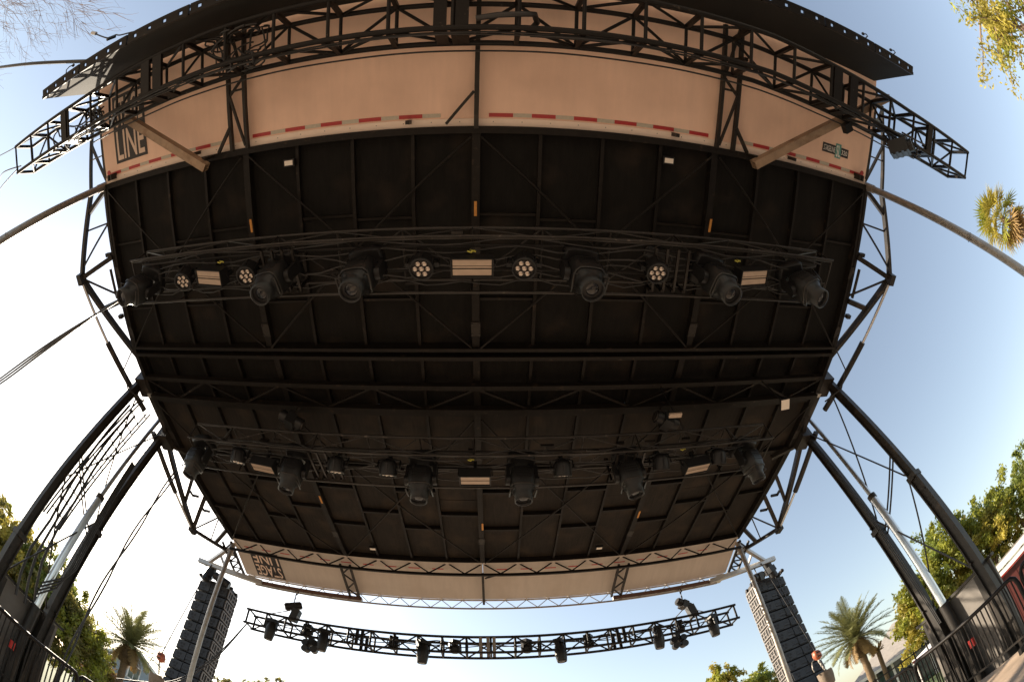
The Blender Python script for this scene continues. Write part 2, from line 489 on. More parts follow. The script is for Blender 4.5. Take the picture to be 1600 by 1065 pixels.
# small posts on the roof edge
for x in (-0.98, 2.35, -4.15, 4.30):
    MB().box((x, 0.20, 5.60), (0.05, 0.05, 0.20)).build('hinge_post', M['steel_side'], stage)
for s in (-1, 1):
    for dx in (0.22, 0.30):
        MB().box((XC + s * (HW - dx), 0.18, 5.60), (0.035, 0.10, 0.16)).build('hinge_post', M['steel_side'], stage)
# tan diagonal bars under the near flap
def channel(a, b, w=0.115, t=0.012):
    a, b = Vector(a), Vector(b)
    d = (b - a).normalized(); s = d.cross(Vector((0, 0, 1))).normalized()
    mb = MB()
    mb.bar(a, b, w, t)
    for sg in (-1, 1):
        mb.bar(a + s * sg * (w / 2 - t / 2) + Vector((0, 0, w / 2)), b + s * sg * (w / 2 - t / 2) + Vector((0, 0, w / 2)), t, w - t)
    mb.bar(a + Vector((0, 0, w)), b + Vector((0, 0, w)), w, t)
    return mb
channel((-5.36, -0.66, 5.24), (-3.80, 0.42, 5.26)).build('diagonal_bar', M['bar'], stage)
channel((6.10, -1.34, 5.24), (3.44, 0.40, 5.26)).build('diagonal_bar', M['bar'], stage)
MB().box((-3.86, 0.30, 5.47), (0.05, 0.05, 0.24)).build('bar_hanger', M['steel_side'], stage)
MB().box((3.52, 0.30, 5.47), (0.05, 0.05, 0.24)).build('bar_hanger', M['steel_side'], stage)

# lettering
def text_mesh(body, m, parent, name, x0, x1, y0, y1, z, flip=False, slope=0.0, bold=0.0):
    """letters lying under a ceiling: read from below; y0 is the foot of the letters, y1 the head"""
    cu = bpy.data.curves.new('text', 'FONT')
    cu.body = body
    cu.offset = bold
    cu.resolution_u = 3
    ob = bpy.data.objects.new('text', cu)
    C.objects.link(ob)
    dg = bpy.context.evaluated_depsgraph_get()
    me = bpy.data.meshes.new_from_object(ob.evaluated_get(dg))
    bpy.data.objects.remove(ob)
    n = len(me.vertices)
    co = np.zeros(n * 3); me.vertices.foreach_get('co', co); co = co.reshape(-1, 3)
    lo, hi = co.min(0), co.max(0)
    u = (co[:, 0] - lo[0]) / (hi[0] - lo[0]); v = (co[:, 1] - lo[1]) / (hi[1] - lo[1])
    base = Vector((0, 0, 0)); p = parent
    while p is not None:
        base += Vector(p.location); p = p.parent
    X = x0 + u * (x1 - x0); Y = y0 + v * (y1 - y0)
    Z = np.full(n, z) + slope * (Y - y0)
    me.vertices.foreach_set('co', np.stack([X - base.x, Y - base.y, Z - base.z], 1).ravel())
    me.materials.clear(); me.materials.append(m)
    me.update()
    o = bpy.data.objects.new(name, me)
    C.objects.link(o); o.parent = parent
    return o
# big square logo on the left of the near flap
lx0, lx1, ly0, ly1 = -6.10, -5.28, 0.00, -1.16
MB().bar(((lx0 + lx1) / 2, ly0, zflap(ly0) - 0.006), ((lx0 + lx1) / 2, ly1, zflap(ly1) - 0.006), lx1 - lx0, 0.006).build('logo_board', M['print'], flapL)
sl = 0.03
text_mesh('LINE', M['letter'], flapL, 'logo_letters', lx0 + 0.06, lx1 - 0.05, -0.05, -0.545, zflap(-0.05) - 0.012, slope=sl, bold=0.012)
text_mesh('STAGE', M['letter'], flapL, 'logo_letters', lx0 + 0.06, lx1 - 0.05, -0.615, -1.11, zflap(-0.615) - 0.012, slope=sl, bold=0.012)
# model badge on the right
bx0, bx1, by0, by1 = 4.98, 5.60, -0.055, -0.205
zz = zflap(-0.1)
MB().box(((bx0 + bx1) / 2, (by0 + by1) / 2, zz - 0.005), (bx1 - bx0, 0.15, 0.006)).build('badge_plate', M['print'], flapR)
MB().box((5.345, -0.13, zz - 0.008), (0.13, 0.24, 0.006)).build('badge_emblem', M['green_print'], flapR)
text_mesh('STAGELINE', M['white_print'], flapR, 'badge_letters', bx0 + 0.02, 5.27, -0.085, -0.175, zz - 0.012, bold=0.01)
text_mesh('SL', M['white_print'], flapR, 'badge_letters', 5.295, 5.395, -0.03, -0.23, zz - 0.014, bold=0.02)
text_mesh('320', M['white_print'], flapR, 'badge_letters', 5.425, bx1 - 0.03, -0.09, -0.17, zz - 0.012, bold=0.01)

def zff(y): return 5.43 - (y - 8.9) * 0.29
for s in (-1, 1):
    x0, x1 = (XL, XC - 0.004) if s < 0 else (XC + 0.004, XR)
    xm, w = (x0 + x1) / 2, x1 - x0
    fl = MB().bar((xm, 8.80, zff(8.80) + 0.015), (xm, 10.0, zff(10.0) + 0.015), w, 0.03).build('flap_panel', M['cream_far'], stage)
    x = x0 + 0.3; i = 0
    while x + 0.3 < x1 - 0.3:
        MB().bar((x + 0.13, 8.985, zff(8.985) - 0.004), (x + 0.13, 9.01, zff(9.01) - 0.004), 0.26, 0.004).build('reflector_strip', M['red'] if i % 2 == 0 else M['silver_tape'], fl)
        x += 0.27; i += 1
    if s < 0: farL = fl
lx0, lx1 = -6.05, -5.20
MB().bar(((lx0 + lx1) / 2, 9.08, zff(9.08) - 0.006), ((lx0 + lx1) / 2, 9.92, zff(9.92) - 0.006), lx1 - lx0, 0.006).build('logo_board', M['print'], farL)
text_mesh('LINE', M['letter'], farL, 'logo_letters', lx1 - 0.05, lx0 + 0.05, 9.12, 9.46, zff(9.12) - 0.013, slope=-0.29, bold=0.012)
text_mesh('STAGE', M['letter'], farL, 'logo_letters', lx1 - 0.05, lx0 + 0.05, 9.52, 9.88, zff(9.52) - 0.013, slope=-0.29, bold=0.012)

# far edge truss and outer fascia truss
MB().bar((XL, 8.86, 5.17), (XR, 8.86, 5.17), 0.05, 0.06).build('edge_chord', M['steel'], stage)
for k in range(16):
    xm = (ribx[k] + ribx[k + 1]) / 2
    MB().bar((ribx[k], 8.86, 5.48), (xm, 8.86, 5.20), 0.025, 0.025).build('edge_lattice', M['steel'], stage)
    MB().bar((xm, 8.86, 5.20), (ribx[k + 1], 8.86, 5.48), 0.025, 0.025).build('edge_lattice', M['steel'], stage)
MB().bar((XL + 0.35, 10.03, 4.86), (XR - 0.35, 10.03, 4.86), 0.03, 0.035).build('fascia_chord', M['pipe'], stage)
MB().bar((XL + 0.05, 10.03, 5.10), (XR - 0.05, 10.03, 5.10), 0.03, 0.035).build('fascia_chord', M['pipe'], stage)
nz_ = 24
for k in range(nz_):
    xa = XL + 0.25 + k * (2 * HW - 0.5) / nz_; dx = (2 * HW - 0.5) / nz_
    MB().tube((xa, 10.03, 5.09), (xa + dx / 2, 10.03, 4.87), 0.010, 6).build('fascia_lattice', M['pipe'], stage)
    MB().tube((xa + dx / 2, 10.03, 4.87), (xa + dx, 10.03, 5.09), 0.010, 6).build('fascia_lattice', M['pipe'], stage)
    MB().box((xa, 10.01, 5.115), (0.05, 0.05, 0.04)).build('fascia_clip', M['white'], stage)
for (xa, xb) in ((-6.05, -3.12), (2.95, 5.95)):
    rt = MB().bar((xa, 10.08, 4.94), (xb, 10.08, 4.94), 0.10, 0.09).build('awning_tube', M['silver'], stage)
    MB().bar((xa + 0.02, 10.045, 4.96), (xb - 0.02, 10.045, 4.96), 0.05, 0.10).build('tube_cover', M['cover'], rt)
for xs in (-3.30, 3.02):
    for dx in (-0.12, 0.12):
        MB().bar((xs + dx, 8.86, 5.24), (xs + dx, 10.0, 4.98), 0.05, 0.05).build('flap_arm', M['steel_side'], stage)
    for j in range(4):
        ya, yb = 8.9 + j * 0.27, 9.17 + j * 0.27
        d = 1 if j % 2 else -1
        MB().bar((xs - d * 0.12, ya, 5.23 - (ya - 8.9) * 0.23), (xs + d * 0.12, yb, 5.23 - (yb - 8.9) * 0.23), 0.03, 0.03).build('arm_brace', M['steel_side'], stage)
MB().bar((XC, 8.86, 5.2), (XC, 10.0, 4.98), 0.055, 0.06).build('flap_arm', M['steel_side'], stage)
MB().bar((XC + 0.05, 9.0, 5.16), (XC + 0.32, 8.88, 5.18), 0.03, 0.03).build('arm_brace', M['steel_side'], stage)

# side trusses with knees and hydraulic cylinders
for s in (-1, 1):
    xr, xk = XC + s * (HW + 0.08), XC + s * 7.05
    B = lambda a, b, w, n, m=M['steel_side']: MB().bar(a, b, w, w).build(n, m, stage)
    K1, K2 = (xk, 1.72, 5.15), (xk, 8.12, 5.02)
    # near wing
    N0 = (xk - s * 0.05, 0.36, 5.80)
    B(N0, K1, 0.085, 'side_chord')
    B(K1, (xr + s * 0.05, 3.55, 5.52), 0.10, 'side_chord')
    B((xr, 0.34, 5.74), (xk - s * 0.03, 0.70, 5.66), 0.08, 'side_strut')
    B((xr, 0.30, 5.74), N0, 0.06, 'side_strut')
    B((xr, 1.55, 5.54), K1, 0.09, 'side_strut')
    B((xr, 2.35, 5.46), (xk - s * 0.18, 2.42, 5.30), 0.09, 'side_strut')
    B((xr, 0.95, 5.62), (xk - s * 0.02, 0.98, 5.53), 0.03, 'side_rod')
    B((xr, 0.95, 5.62), (xk, 1.58, 5.22), 0.03, 'side_rod')
    B((xr, 2.25, 5.48), K1, 0.03, 'side_rod')
    MB().box((xk, 1.72, 5.13), (0.14, 0.20, 0.16)).build('knee_plate', M['steel_side'], stage)
    MB().box((xr + s * 0.12, 1.50, 5.56), (0.16, 0.07, 0.06)).build('latch', M['steel_side'], stage)
    MB().box((xr + s * 0.06, 2.62, 5.40), (0.10, 0.07, 0.08)).build('latch', M['steel_side'], stage)
    MB().tube((xr + s * 0.10, 1.75, 5.50), (xr + s * 0.06, 2.28, 5.44), 0.03, 8).build('small_actuator', M['steel_side'], stage)
    MB().tube((xk, 1.80, 5.13), (xk - s * 0.12, 3.15, 5.22), 0.032, 10).build('cylinder_rod', M['chrome'], stage)
    MB().tube((xk - s * 0.11, 3.05, 5.215), (xk - s * 0.30, 4.65, 5.32), 0.062, 10).build('cylinder_barrel', M['steel_side'], stage)
    MB().path([(xr + s * 0.02, 3.3, 5.35), (xr + s * 0.20, 3.55, 5.10), (xr + s * 0.2, 3.9, 5.0), (xr + s * 0.05, 4.3, 5.15)], 0.014, 6).build('hose', M['rubber'], stage)
    # flap side lattice rising behind the near roof edge
    F0, F1 = (xk - s * 0.05, 0.36, 5.80), (xk - s * 0.10, -1.30, 6.05)
    B(F0, F1, 0.06, 'side_chord')
    B((xr, 0.20, 5.76), (xr + s * 0.02, -1.5, 5.74), 0.07, 'side_chord')
    for (ya, yb) in ((0.25, -0.55), (-0.6, -1.25)):
        B((xr, ya, 5.76), (xk - s * 0.07, yb, 5.80 + (0.36 - yb) * 0.15), 0.045, 'side_strut')
    B((xr, -0.25, 5.76), (xk - s * 0.07, -0.25, 5.89), 0.025, 'side_rod')
    B((xr, -0.95, 5.76), (xk - s * 0.08, -0.95, 6.0), 0.045, 'side_strut')
    # far wing
    B((xr + s * 0.05, 4.9, 5.48), K2, 0.10, 'side_chord')
    B(K2, (xk - s * 0.5, 9.55, 5.38), 0.08, 'side_chord')
    B((xr, 7.25, 5.50), K2, 0.10, 'side_strut')
    B((xr, 6.55, 5.50), (xk - s * 0.10, 7.35, 5.13), 0.08, 'side_strut')
    B((xr, 8.55, 5.52), (xk - s * 0.25, 8.85, 5.20), 0.09, 'side_strut')
    B((xr, 8.05, 5.52), K2, 0.03, 'side_rod')
    B((xr, 8.05, 5.52), (xk - s * 0.2, 8.70, 5.16), 0.03, 'side_rod')
    MB().box((xk, 8.12, 5.0), (0.14, 0.22, 0.15)).build('knee_plate', M['steel_side'], stage)
    MB().tube((xk, 8.05, 5.0), (xk - s * 0.12, 6.75, 5.13), 0.032, 10).build('cylinder_rod', M['chrome'], stage)
    MB().tube((xk - s * 0.11, 6.85, 5.12), (xk - s * 0.30, 5.2, 5.27), 0.062, 10).build('cylinder_barrel', M['steel_side'], stage)
    for (y, z) in ((7.15, 5.36), (7.75, 5.42)):
        MB().box((xr + s * 0.20, y, z), (0.20, 0.05, 0.05)).box((xr + s * 0.29, y - 0.06, z), (0.04, 0.16, 0.05)).build('latch', M['steel_side'], stage)
    # end lattice of the far flap
    for j in range(5):
        ya, yb = 8.95 + j * 0.21, 9.16 + j * 0.21
        za, zb_ = 5.40 - (ya - 8.9) * 0.29, 5.40 - (yb - 8.9) * 0.29
        B((xr, ya, za), (xr + s * 0.28, yb, zb_ - 0.02), 0.035, 'end_lattice')
        B((xr + s * 0.28, yb, zb_ - 0.02), (xr, yb, zb_), 0.03, 'end_lattice')
    B((xr, 8.9, 5.40), (xr, 10.02, 5.08), 0.06, 'side_chord')
    B((xr + s * 0.28, 8.95, 5.36), (xr + s * 0.28, 10.0, 5.05), 0.05, 'side_chord')
    # corner poles
    for (y, zt) in ((0.30, 5.72), (9.02, 5.42)):
        xp = XC + s * 6.36
        p_ = MB().tube((xp, y, zt), (xp, y, GZ), 0.062, 16).build('corner_pole', M['pipe'], stage)
        MB().tube((xp, y, zt), (xp, y, zt - 0.25), 0.075, 14).build('pole_collar', M['pipe'], p_)
        MB().path([(xp - s * 0.062, y, 3.35), (xp - s * 0.062, y, 3.30), (xp - s * 0.062, y - 0.07, 3.22), (xp - s * 0.062, y + 0.07, 3.22), (xp - s * 0.062, y, 3.30)], 0.006, 5).build('pole_pin', M['pipe'], p_)
    # PA outriggers in mill aluminium
    MB().bar((XC + s * 5.75, 9.98, 4.93), (XC + s * 7.78, 9.70, 5.02), 0.11, 0.13).build('outrigger_beam', M['silver'], stage)
    MB().bar((XC + s * 6.35, 9.05, 5.42), (XC + s * 7.62, 9.86, 5.02), 0.09, 0.11).build('outrigger_beam', M['silver'], stage)
    MB().bar((XC + s * 6.40, 9.20, 5.20), (XC + s * 7.15, 9.32, 5.50), 0.12, 0.05).build('outrigger_plate', M['silver'], stage)
    MB().bar((XC + s * 6.85, 9.80, 4.98), (XC + s * 7.0, 9.45, 5.3), 0.05, 0.06).build('outrigger_beam', M['silver'], stage)
    # masts at the trailer ends
    xm = XC + s * 6.68
    def column(y0, y1, ztop, zmid, name):
        """steel channel mast: outer lower section, inner upper section"""
        dy = (y1 - y0) / (GZ - ztop)
        yy = lambda z: y0 + (z - ztop) * dy
        c = MB()
        for (za, zb_, w, d) in ((ztop, zmid, 0.14, 0.12), (zmid, GZ, 0.175, 0.15)):
            a, b = Vector((xm, yy(za), za)), Vector((xm, yy(zb_), zb_))
            c.bar(a, b, d * 0.45, w, (0, 1, 0))
            for sg in (-1, 1):
                e = Vector((0, sg * w / 2, 0))
                c.bar(a + e, b + e, d, 0.026, (0, 1, 0))
        col = c.build(name, M['steel_side'], stage)
        MB().box((xm, yy(zmid), zmid), (0.20, 0.22, 0.10)).build('mast_collar', M['steel_side'], col)
        for (z, sg) in ((zmid + 0.12, 1), (zmid - 0.35, -1), (0.62, 1), (-0.1, -1)):
            MB().tube((xm - s * 0.095, yy(z) + sg * 0.06, z), (xm + s * 0.095, yy(z) + sg * 0.06, z), 0.018, 8).build('mast_bolt', M['steel_side'], col)
        return yy
    ya = column(4.12, 3.66, 5.62, 2.6 if s > 0 else 1.2, 'mast_column')
    yb = column(5.42, 4.86, 5.45, 2.55, 'mast_column')
    # lifting cylinder
    yc = lambda z: 5.08 + (z - 5.6) * 0.065
    MB().tube((xm, yc(5.6), 5.6), (xm, yc(3.1), 3.1), 0.045, 14).build('lift_rod', M['chrome'], stage)
    MB().tube((xm, yc(3.12), 3.12), (xm, yc(0.45), 0.45), 0.075, 16).build('lift_barrel', M['chrome'], stage)
    MB().tube((xm, yc(3.16), 3.16), (xm, yc(3.06), 3.06), 0.088, 16).build('barrel_collar', M['steel_side'], stage)
    MB().tube((xm, yc(0.45), 0.45), (xm, yc(-1.9), -1.9), 0.098, 16).build('lift_barrel', M['steel_side'], stage)
    # cross rods between the columns
    for (za, zb_) in ((5.4, 2.75), (2.75, 0.55)):
        MB().bar((xm + s * 0.03, ya(za) + 0.1, za), (xm + s * 0.03, yb(zb_) - 0.1, zb_), 0.022, 0.022).build('mast_rod', M['steel_side'], stage)
        MB().bar((xm - s * 0.05, yb(za) - 0.1, za), (xm - s * 0.05, ya(zb_) + 0.1, zb_), 0.022, 0.022).build('mast_rod', M['steel_side'], stage)
    for dz in (0, 0.10):
        MB().bar((xm + s * 0.06, ya(2.9) + 0.1, 3.25 + dz), (xm + s * 0.06, yb(2.6) - 0.1, 2.35 + dz), 0.025, 0.025).build('mast_rod', M['steel_side'], stage)
    # trailer end wall between the masts
    MB().box((xm + s * 0.16, (ya(0) + yb(0)) / 2 + 0.15, -0.72), (0.05, 1.75, 2.3)).build('end_wall', M['panel'], stage)
    MB().box((xm + s * 0.12, (ya(0) + yb(0)) / 2 + 0.15, 0.46), (0.10, 1.95, 0.05)).build('wall_capping', M['steel_side'], stage)
    for (dy, w) in ((-0.62, 0.26), (0.62, 0.30)):
        MB().box((xm + s * 0.10, (ya(0) + yb(0)) / 2 + 0.15 + dy, -0.72), (0.05, w, 2.25)).build('wall_stiffener', M['steel_side'], stage)
    MB().box((xm - s * 0.12, ya(-0.55) + 0.7, -0.52), (0.07, 0.10, 0.15)).build('red_marker', M['redrub'], stage)
    # ladder frame and hoses between the masts
    if s < 0:
        for xx in (0.02, -0.10):
            MB().tube((xm + xx, 4.42, 5.35), (xm + xx, 4.10, 1.9), 0.02, 6).build('ladder_rail', M['steel_side'], stage)
            MB().tube((xm + xx, 4.78, 5.35), (xm + xx, 4.48, 1.9), 0.02, 6).build('ladder_rail', M['steel_side'], stage)
        for j in range(12):
            z = 5.2 - j * 0.28
            yo = (z - 5.35) * 0.09
            MB().tube((xm, 4.42 + yo, z), (xm, 4.78 + yo, z), 0.013, 6).build('ladder_rung', M['steel_side'], stage)
        for j in range(3):
            y0 = 4.30 + j * 0.13
            MB().path([(xm - 0.08, y0, 5.0), (xm - 0.07, y0 - 0.04, 4.2), (xm - 0.05, y0 - 0.07, 3.4), (xm - 0.04, y0 - 0.05, 2.6), (xm - 0.05, y0 - 0.03 - 0.02 * j, 1.9), (xm - 0.06, y0 - 0.10 + 0.03 * j, 1.2), (xm - 0.03, y0 - 0.08 + 0.07 * j, 0.7), (xm, y0 - 0.02 + 0.1 * j, 0.3)], 0.026, 8).build('hose', M['rubber'], stage)
        for j in range(4):
            MB().path([(xm + 0.16, 5.0 + j * 0.03, 4.2), (xm + 0.17, 4.98 + j * 0.035, 2.8), (xm + 0.18, 4.95 + j * 0.04, 1.6), (xm + 0.2, 4.84 + j * 0.03, 1.0 + 0.1 * j), (xm + 0.16, 4.55, 0.62 + 0.08 * j)], 0.018, 6).build('hose', M['rubber'], stage)
    else:
        for j in range(3):
            MB().path([(xm - 0.10, 5.28 + 0.03 * j, 5.2), (xm - 0.11, 5.20 + 0.035 * j, 4.2), (xm - 0.10, 5.10 + 0.03 * j, 3.0), (xm - 0.12, 4.98 + 0.04 * j, 1.6), (xm - 0.10, 4.86 + 0.03 * j, 0.2)], 0.012, 6).build('hose', M['rubber'], stage)
# end gusset clutter at the mast heads
for s in (-1, 1):
    xm = XC + s * 6.55
    for (y, z, sx, sy, sz) in ((4.15, 5.55, 0.30, 0.42, 0.35), (5.45, 5.42, 0.30, 0.40, 0.30), (4.8, 5.58, 0.16, 0.9, 0.18)):
        MB().box((xm, y, z), (sx, sy, sz)).build('mast_head', M['steel_side'], stage)
    MB().bar((xm - s * 0.1, 4.3, 5.40), (XC + s * 6.1, 4.3, 5.36), 0.08, 0.1).build('mast_gusset', M['silver'], stage)
    MB().bar((XC + s * 6.5, 5.6, 5.40), (XC + s * 5.9, 5.9, 5.42), 0.08, 0.1).build('mast_gusset', M['steel_side'], stage)

# flood panels on the roof ends
for s, lab in ((1, 'square white flood light panel under the right mast head'),):
    fx = 4.62 if s > 0 else -4.95
    fl = thing('flood_light', lab, 'flood light', (fx, 3.80, 4.60))
    q = Euler((R(-14), R(12 * s), R(-18 * s))).to_matrix()
    MB().box((fx, 3.80, 4.60), (0.17, 0.20, 0.06), q).build('housing', M['body'], fl)
    MB().box(Vector((fx, 3.80, 4.60)) + q @ Vector((0, 0, -0.034)), (0.145, 0.175, 0.008), q).build('diffuser', M['workled'], fl)
    MB().tube((fx, 3.80, 4.62), (fx, 3.9, 5.36), 0.014, 6).build('stem', M['body'], fl)

# ------------------------------------------------------------------ header banner
hb = thing('header_banner', 'long dark scrim banner with perforated bottom rail, sunlit at its left end', 'banner', (XC, -1.5, 5.5))
TL, TR, BL, BR = (-6.62, -1.41, 5.60), (6.02, -1.57, 5.58), (-6.72, -1.53, 4.42), (6.30, -1.86, 4.88)
def bp_(u, v):
    t = Vector(TL).lerp(Vector(TR), u); b = Vector(BL).lerp(Vector(BR), u)
    return t.lerp(b, v)
NB = 24
vs = [bp_(i / NB, 0) for i in range(NB + 1)] + [bp_(i / NB, 1) for i in range(NB + 1)]
nrm = Vector((0, 0.02, 0))
m_ = MB()
m_.add(vs, [(i, i + 1, NB + 2 + i, NB + 1 + i) for i in range(NB)])
m_.add([v - nrm for v in vs], [(i, NB + 1 + i, NB + 2 + i, i + 1) for i in range(NB)])
m_.build('scrim', M['banner'], hb)
for i in range(12):
    u0, u1 = i / 12 + 0.001, (i + 1) / 12 - 0.001
    rl = MB()
    a, b = bp_(u0, 1), bp_(u1, 1)
    o1, o2 = Vector((0, -0.02, 0.0)), Vector((0, -0.125, 0.01))
    rl.bar(a + o1, b + o1, 0.05, 0.045); rl.bar(a + o2, b + o2, 0.045, 0.045)
    n = 4
    for j in range(n + 1):
        c0 = a.lerp(b, max(0, j / n - 0.095)); c1 = a.lerp(b, min(1, j / n + 0.095))
        mid = Vector((0, -0.072, 0.005))
        rl.bar(c0 + mid, c1 + mid, 0.062, 0.03)
    rl.build('perforated_rail', M['truss'], hb)
for (u, h) in ((0.055, 0.10), (0.35, 0.13), (0.955, 0.16), (0.90, 0.08)):
    a = bp_(u, 1) + Vector((0, -0.14, 0))
    MB().path([a, a + Vector((0.03, -0.05, -0.02)), a + Vector((0.05, -0.09, 0.03)), a + Vector((0.06, -0.10, 0.09))], 0.010, 5).ball(a + Vector((0.06, -0.10, 0.11)), 0.028).build('rail_hook', M['rubber'], hb)

# ------------------------------------------------------------------ trusses
def lattice(th, P, Q, n, r, m, name='lattice_tube', start=0):
    """zigzag of single tubes between two chords given as functions of t"""
    for k in range(n):
        a, b = k / n, (k + 1) / n
        if (k + start) % 2: MB().tube(P(a), Q(b), r, 6, caps=False).build(name, m, th)
        else: MB().tube(Q(a), P(b), r, 6, caps=False).build(name, m, th)

# near box truss with hinged wings
nt_ = thing('box_truss', 'black box truss with hinged wings hanging across the near cream flap', 'truss', (XC, -1.0, 4.9), 'lighting trusses')
def chord_pts(y, z):
    sx = [(-8.25, 0.215), (-6.0, 0.135), (-4.2, 0.035), (-3.2, 0.0), (3.2, 0.0), (4.2, 0.065), (6.0, 0.165), (8.12, 0.235)]
    return [Vector((x, y + d, z - (0.06 if abs(x) > 6.5 else 0))) for x, d in sx]
CH = {'B': chord_pts(-0.845, 4.70), 'A': chord_pts(-1.33, 4.70), 'C': chord_pts(-0.73, 5.14), 'D': chord_pts(-1.215, 5.14)}
for k in CH:
    MB().path(CH[k], 0.034, 10).build('chord', M['truss'], nt_)
def along(pts, x):
    for a, b in zip(pts, pts[1:]):
        if a.x <= x <= b.x: return a.lerp(b, (x - a.x) / (b.x - a.x))
    return pts[0].copy() if x < pts[0].x else pts[-1].copy()
xs_ = np.linspace(-8.24, 8.11, 26)
for i, x in enumerate(xs_):
    P = {k: along(CH[k], x) for k in CH}
    for (a, b, r) in (('A', 'B', 0.022), ('C', 'D', 0.022)):
        MB().tube(P[a], P[b], r, 8, caps=False).build('cross_bar', M['truss'], nt_)
    for (a, b) in (('B', 'C'), ('A', 'D')):
        MB().bar(P[a], P[b], 0.052, 0.052, (1, 0, 0)).build('post', M['truss'], nt_)
    if i < len(xs_) - 1:
        Q = {k: along(CH[k], xs_[i + 1]) for k in CH}
        e = i % 2
        for (a, b) in (('B', 'C'), ('D', 'C'), ('A', 'D')):
            p, q = (P[a], Q[b]) if e else (P[b], Q[a])
            MB().tube(p, q, 0.021, 6, caps=False).build('diagonal', M['truss'], nt_)
for x in (-0.52, -0.30, -4.35, -4.12, 4.30, 4.62, -6.4, 6.65):
    P = {k: along(CH[k], x) for k in CH}
    w = 0.13 if abs(x) < 1 else 0.16
    for (a, b) in (('A', 'B'), ('B', 'C')):
        MB().bar(P[a], P[b], w, 0.05, (0, 0, 1) if a == 'A' else (0, 1, 0)).build('joint_plate', M['truss'], nt_)
# flap arm hangers tying the truss to the flap
for x in (-3.36, 3.10, -6.35, 6.2):
    MB().bar((x, -1.0, 5.56), (x, -1.0, 5.17), 0.05, 0.05).build('hanger', M['truss'], nt_)

def cable_mess(name, label, center, n, size, r=0.014, parent=None, group='cable looms on the trusses'):
    th = thing(name, label, 'cables', center, group)
    c = Vector(center)
    for i in range(n):
        pts = []
        p = c + Vector((random.uniform(-1, 1) * size[0], random.uniform(-1, 1) * size[1], random.uniform(-.5, 1) * size[2]))
        d = Vector((random.uniform(-1, 1), random.uniform(-.4, .4), random.uniform(-.5, .5)))
        for j in range(9):
            pts.append(p.copy())
            d = (d + Vector((random.uniform(-1, 1), random.uniform(-.8, .8), random.uniform(-.8, .8))) * 0.8).normalized()
            p = p + d * size[0] * 0.30
            for ax in range(3):
                p[ax] = min(max(p[ax], c[ax] - size[ax]), c[ax] + size[ax])
        # smooth
        sp = []
        for a, b in zip(pts, pts[1:]):
            sp += [a.lerp(b, 0.25), a.lerp(b, 0.75)]
        MB().path(sp, r, 5).build('cable', M['rubber'], th)
    return th
cable_mess('cable_loom', 'tangle of black cables coiled in the near box truss, left of centre', (-3.02, -1.0, 4.92), 26, (0.42, 0.26, 0.24), 0.012)
cable_mess('cable_loom', 'black cables bundled in the near box truss beside the right tan bar', (6.15, -0.62, 4.80), 16, (0.50, 0.14, 0.14), 0.016)
cable_mess('cable_loom', 'black cables bundled in the left wing of the near box truss', (-6.15, -0.75, 4.80), 14, (0.60, 0.20, 0.14), 0.015)
# long cables strapped along the truss
lc = thing('cable_run', 'black cables strapped along the lower chord of the near box truss', 'cables', (0, -0.8, 4.8))
for j in range(4):
    pts = []
    for x in np.linspace(-6.2, 6.4, 50):
        p = along(CH['B' if j < 2 else 'C'], x) + Vector((0, 0.05 + 0.02 * j - (0.12 if j == 3 else 0), 0.035 + 0.05 * math.sin(x * (2.1 + j) + j) * (0.8 if j % 2 else 0.4)))
        pts.append(p)
    MB().path(pts, 0.012, 5).build('cable', M['rubber'], lc)
MB().path([(-0.16, -0.95, 4.72), (0.05, -0.98, 4.68), (0.3, -1.0, 4.68), (0.42, -1.02, 4.76), (0.46, -0.95, 4.9), (0.38, -0.85, 4.95), (0.40, -0.80, 4.86), (0.7, -0.79, 4.80), (1.3, -0.80, 4.78)], 0.034, 8).build('thick_loom', M['rubber'], lc)
# fixture hung by the right tan bar
fr = thing('moving_light', 'black moving light tilted beside the right tan bar under the near truss', 'stage light', (5.75, -0.55, 4.75))
q = Euler((R(-35), R(-25), R(10))).to_matrix()
fc = Vector((5.72, -0.50, 4.62))
MB().box(fc, (0.30, 0.20, 0.34), q).build('body', M['body'], fr)
for dz in (-0.10, 0.0, 0.10):
    MB().box(fc + q @ Vector((0, 0.105, dz)), (0.26, 0.02, 0.05), q).build('vent_fin', M['body2'], fr)
MB().tube(fc + q @ Vector((0, 0, -0.17)), fc + q @ Vector((0, 0, -0.25)), 0.10, 14).build('lens_barrel', M['body'], fr)
MB().bar(fc + Vector((0, 0, 0.14)), (5.75, -0.62, 5.02), 0.06, 0.06).build('bracket', M['body'], fr)
ht = thing('winch_hook', 'black hook block with short cable at the top of the right tan bar', 'hook', (5.05, -0.62, 5.18))
MB().box((4.98, -0.52, 5.14), (0.16, 0.14, 0.10), Euler((0, 0, R(-35))).to_matrix()).build('block', M['body'], ht)
MB().path([(5.02, -0.58, 5.12), (5.2, -0.60, 5.10), (5.45, -0.60, 5.0), (5.62, -0.58, 4.92)], 0.014, 6).build('cable', M['rubber'], ht)

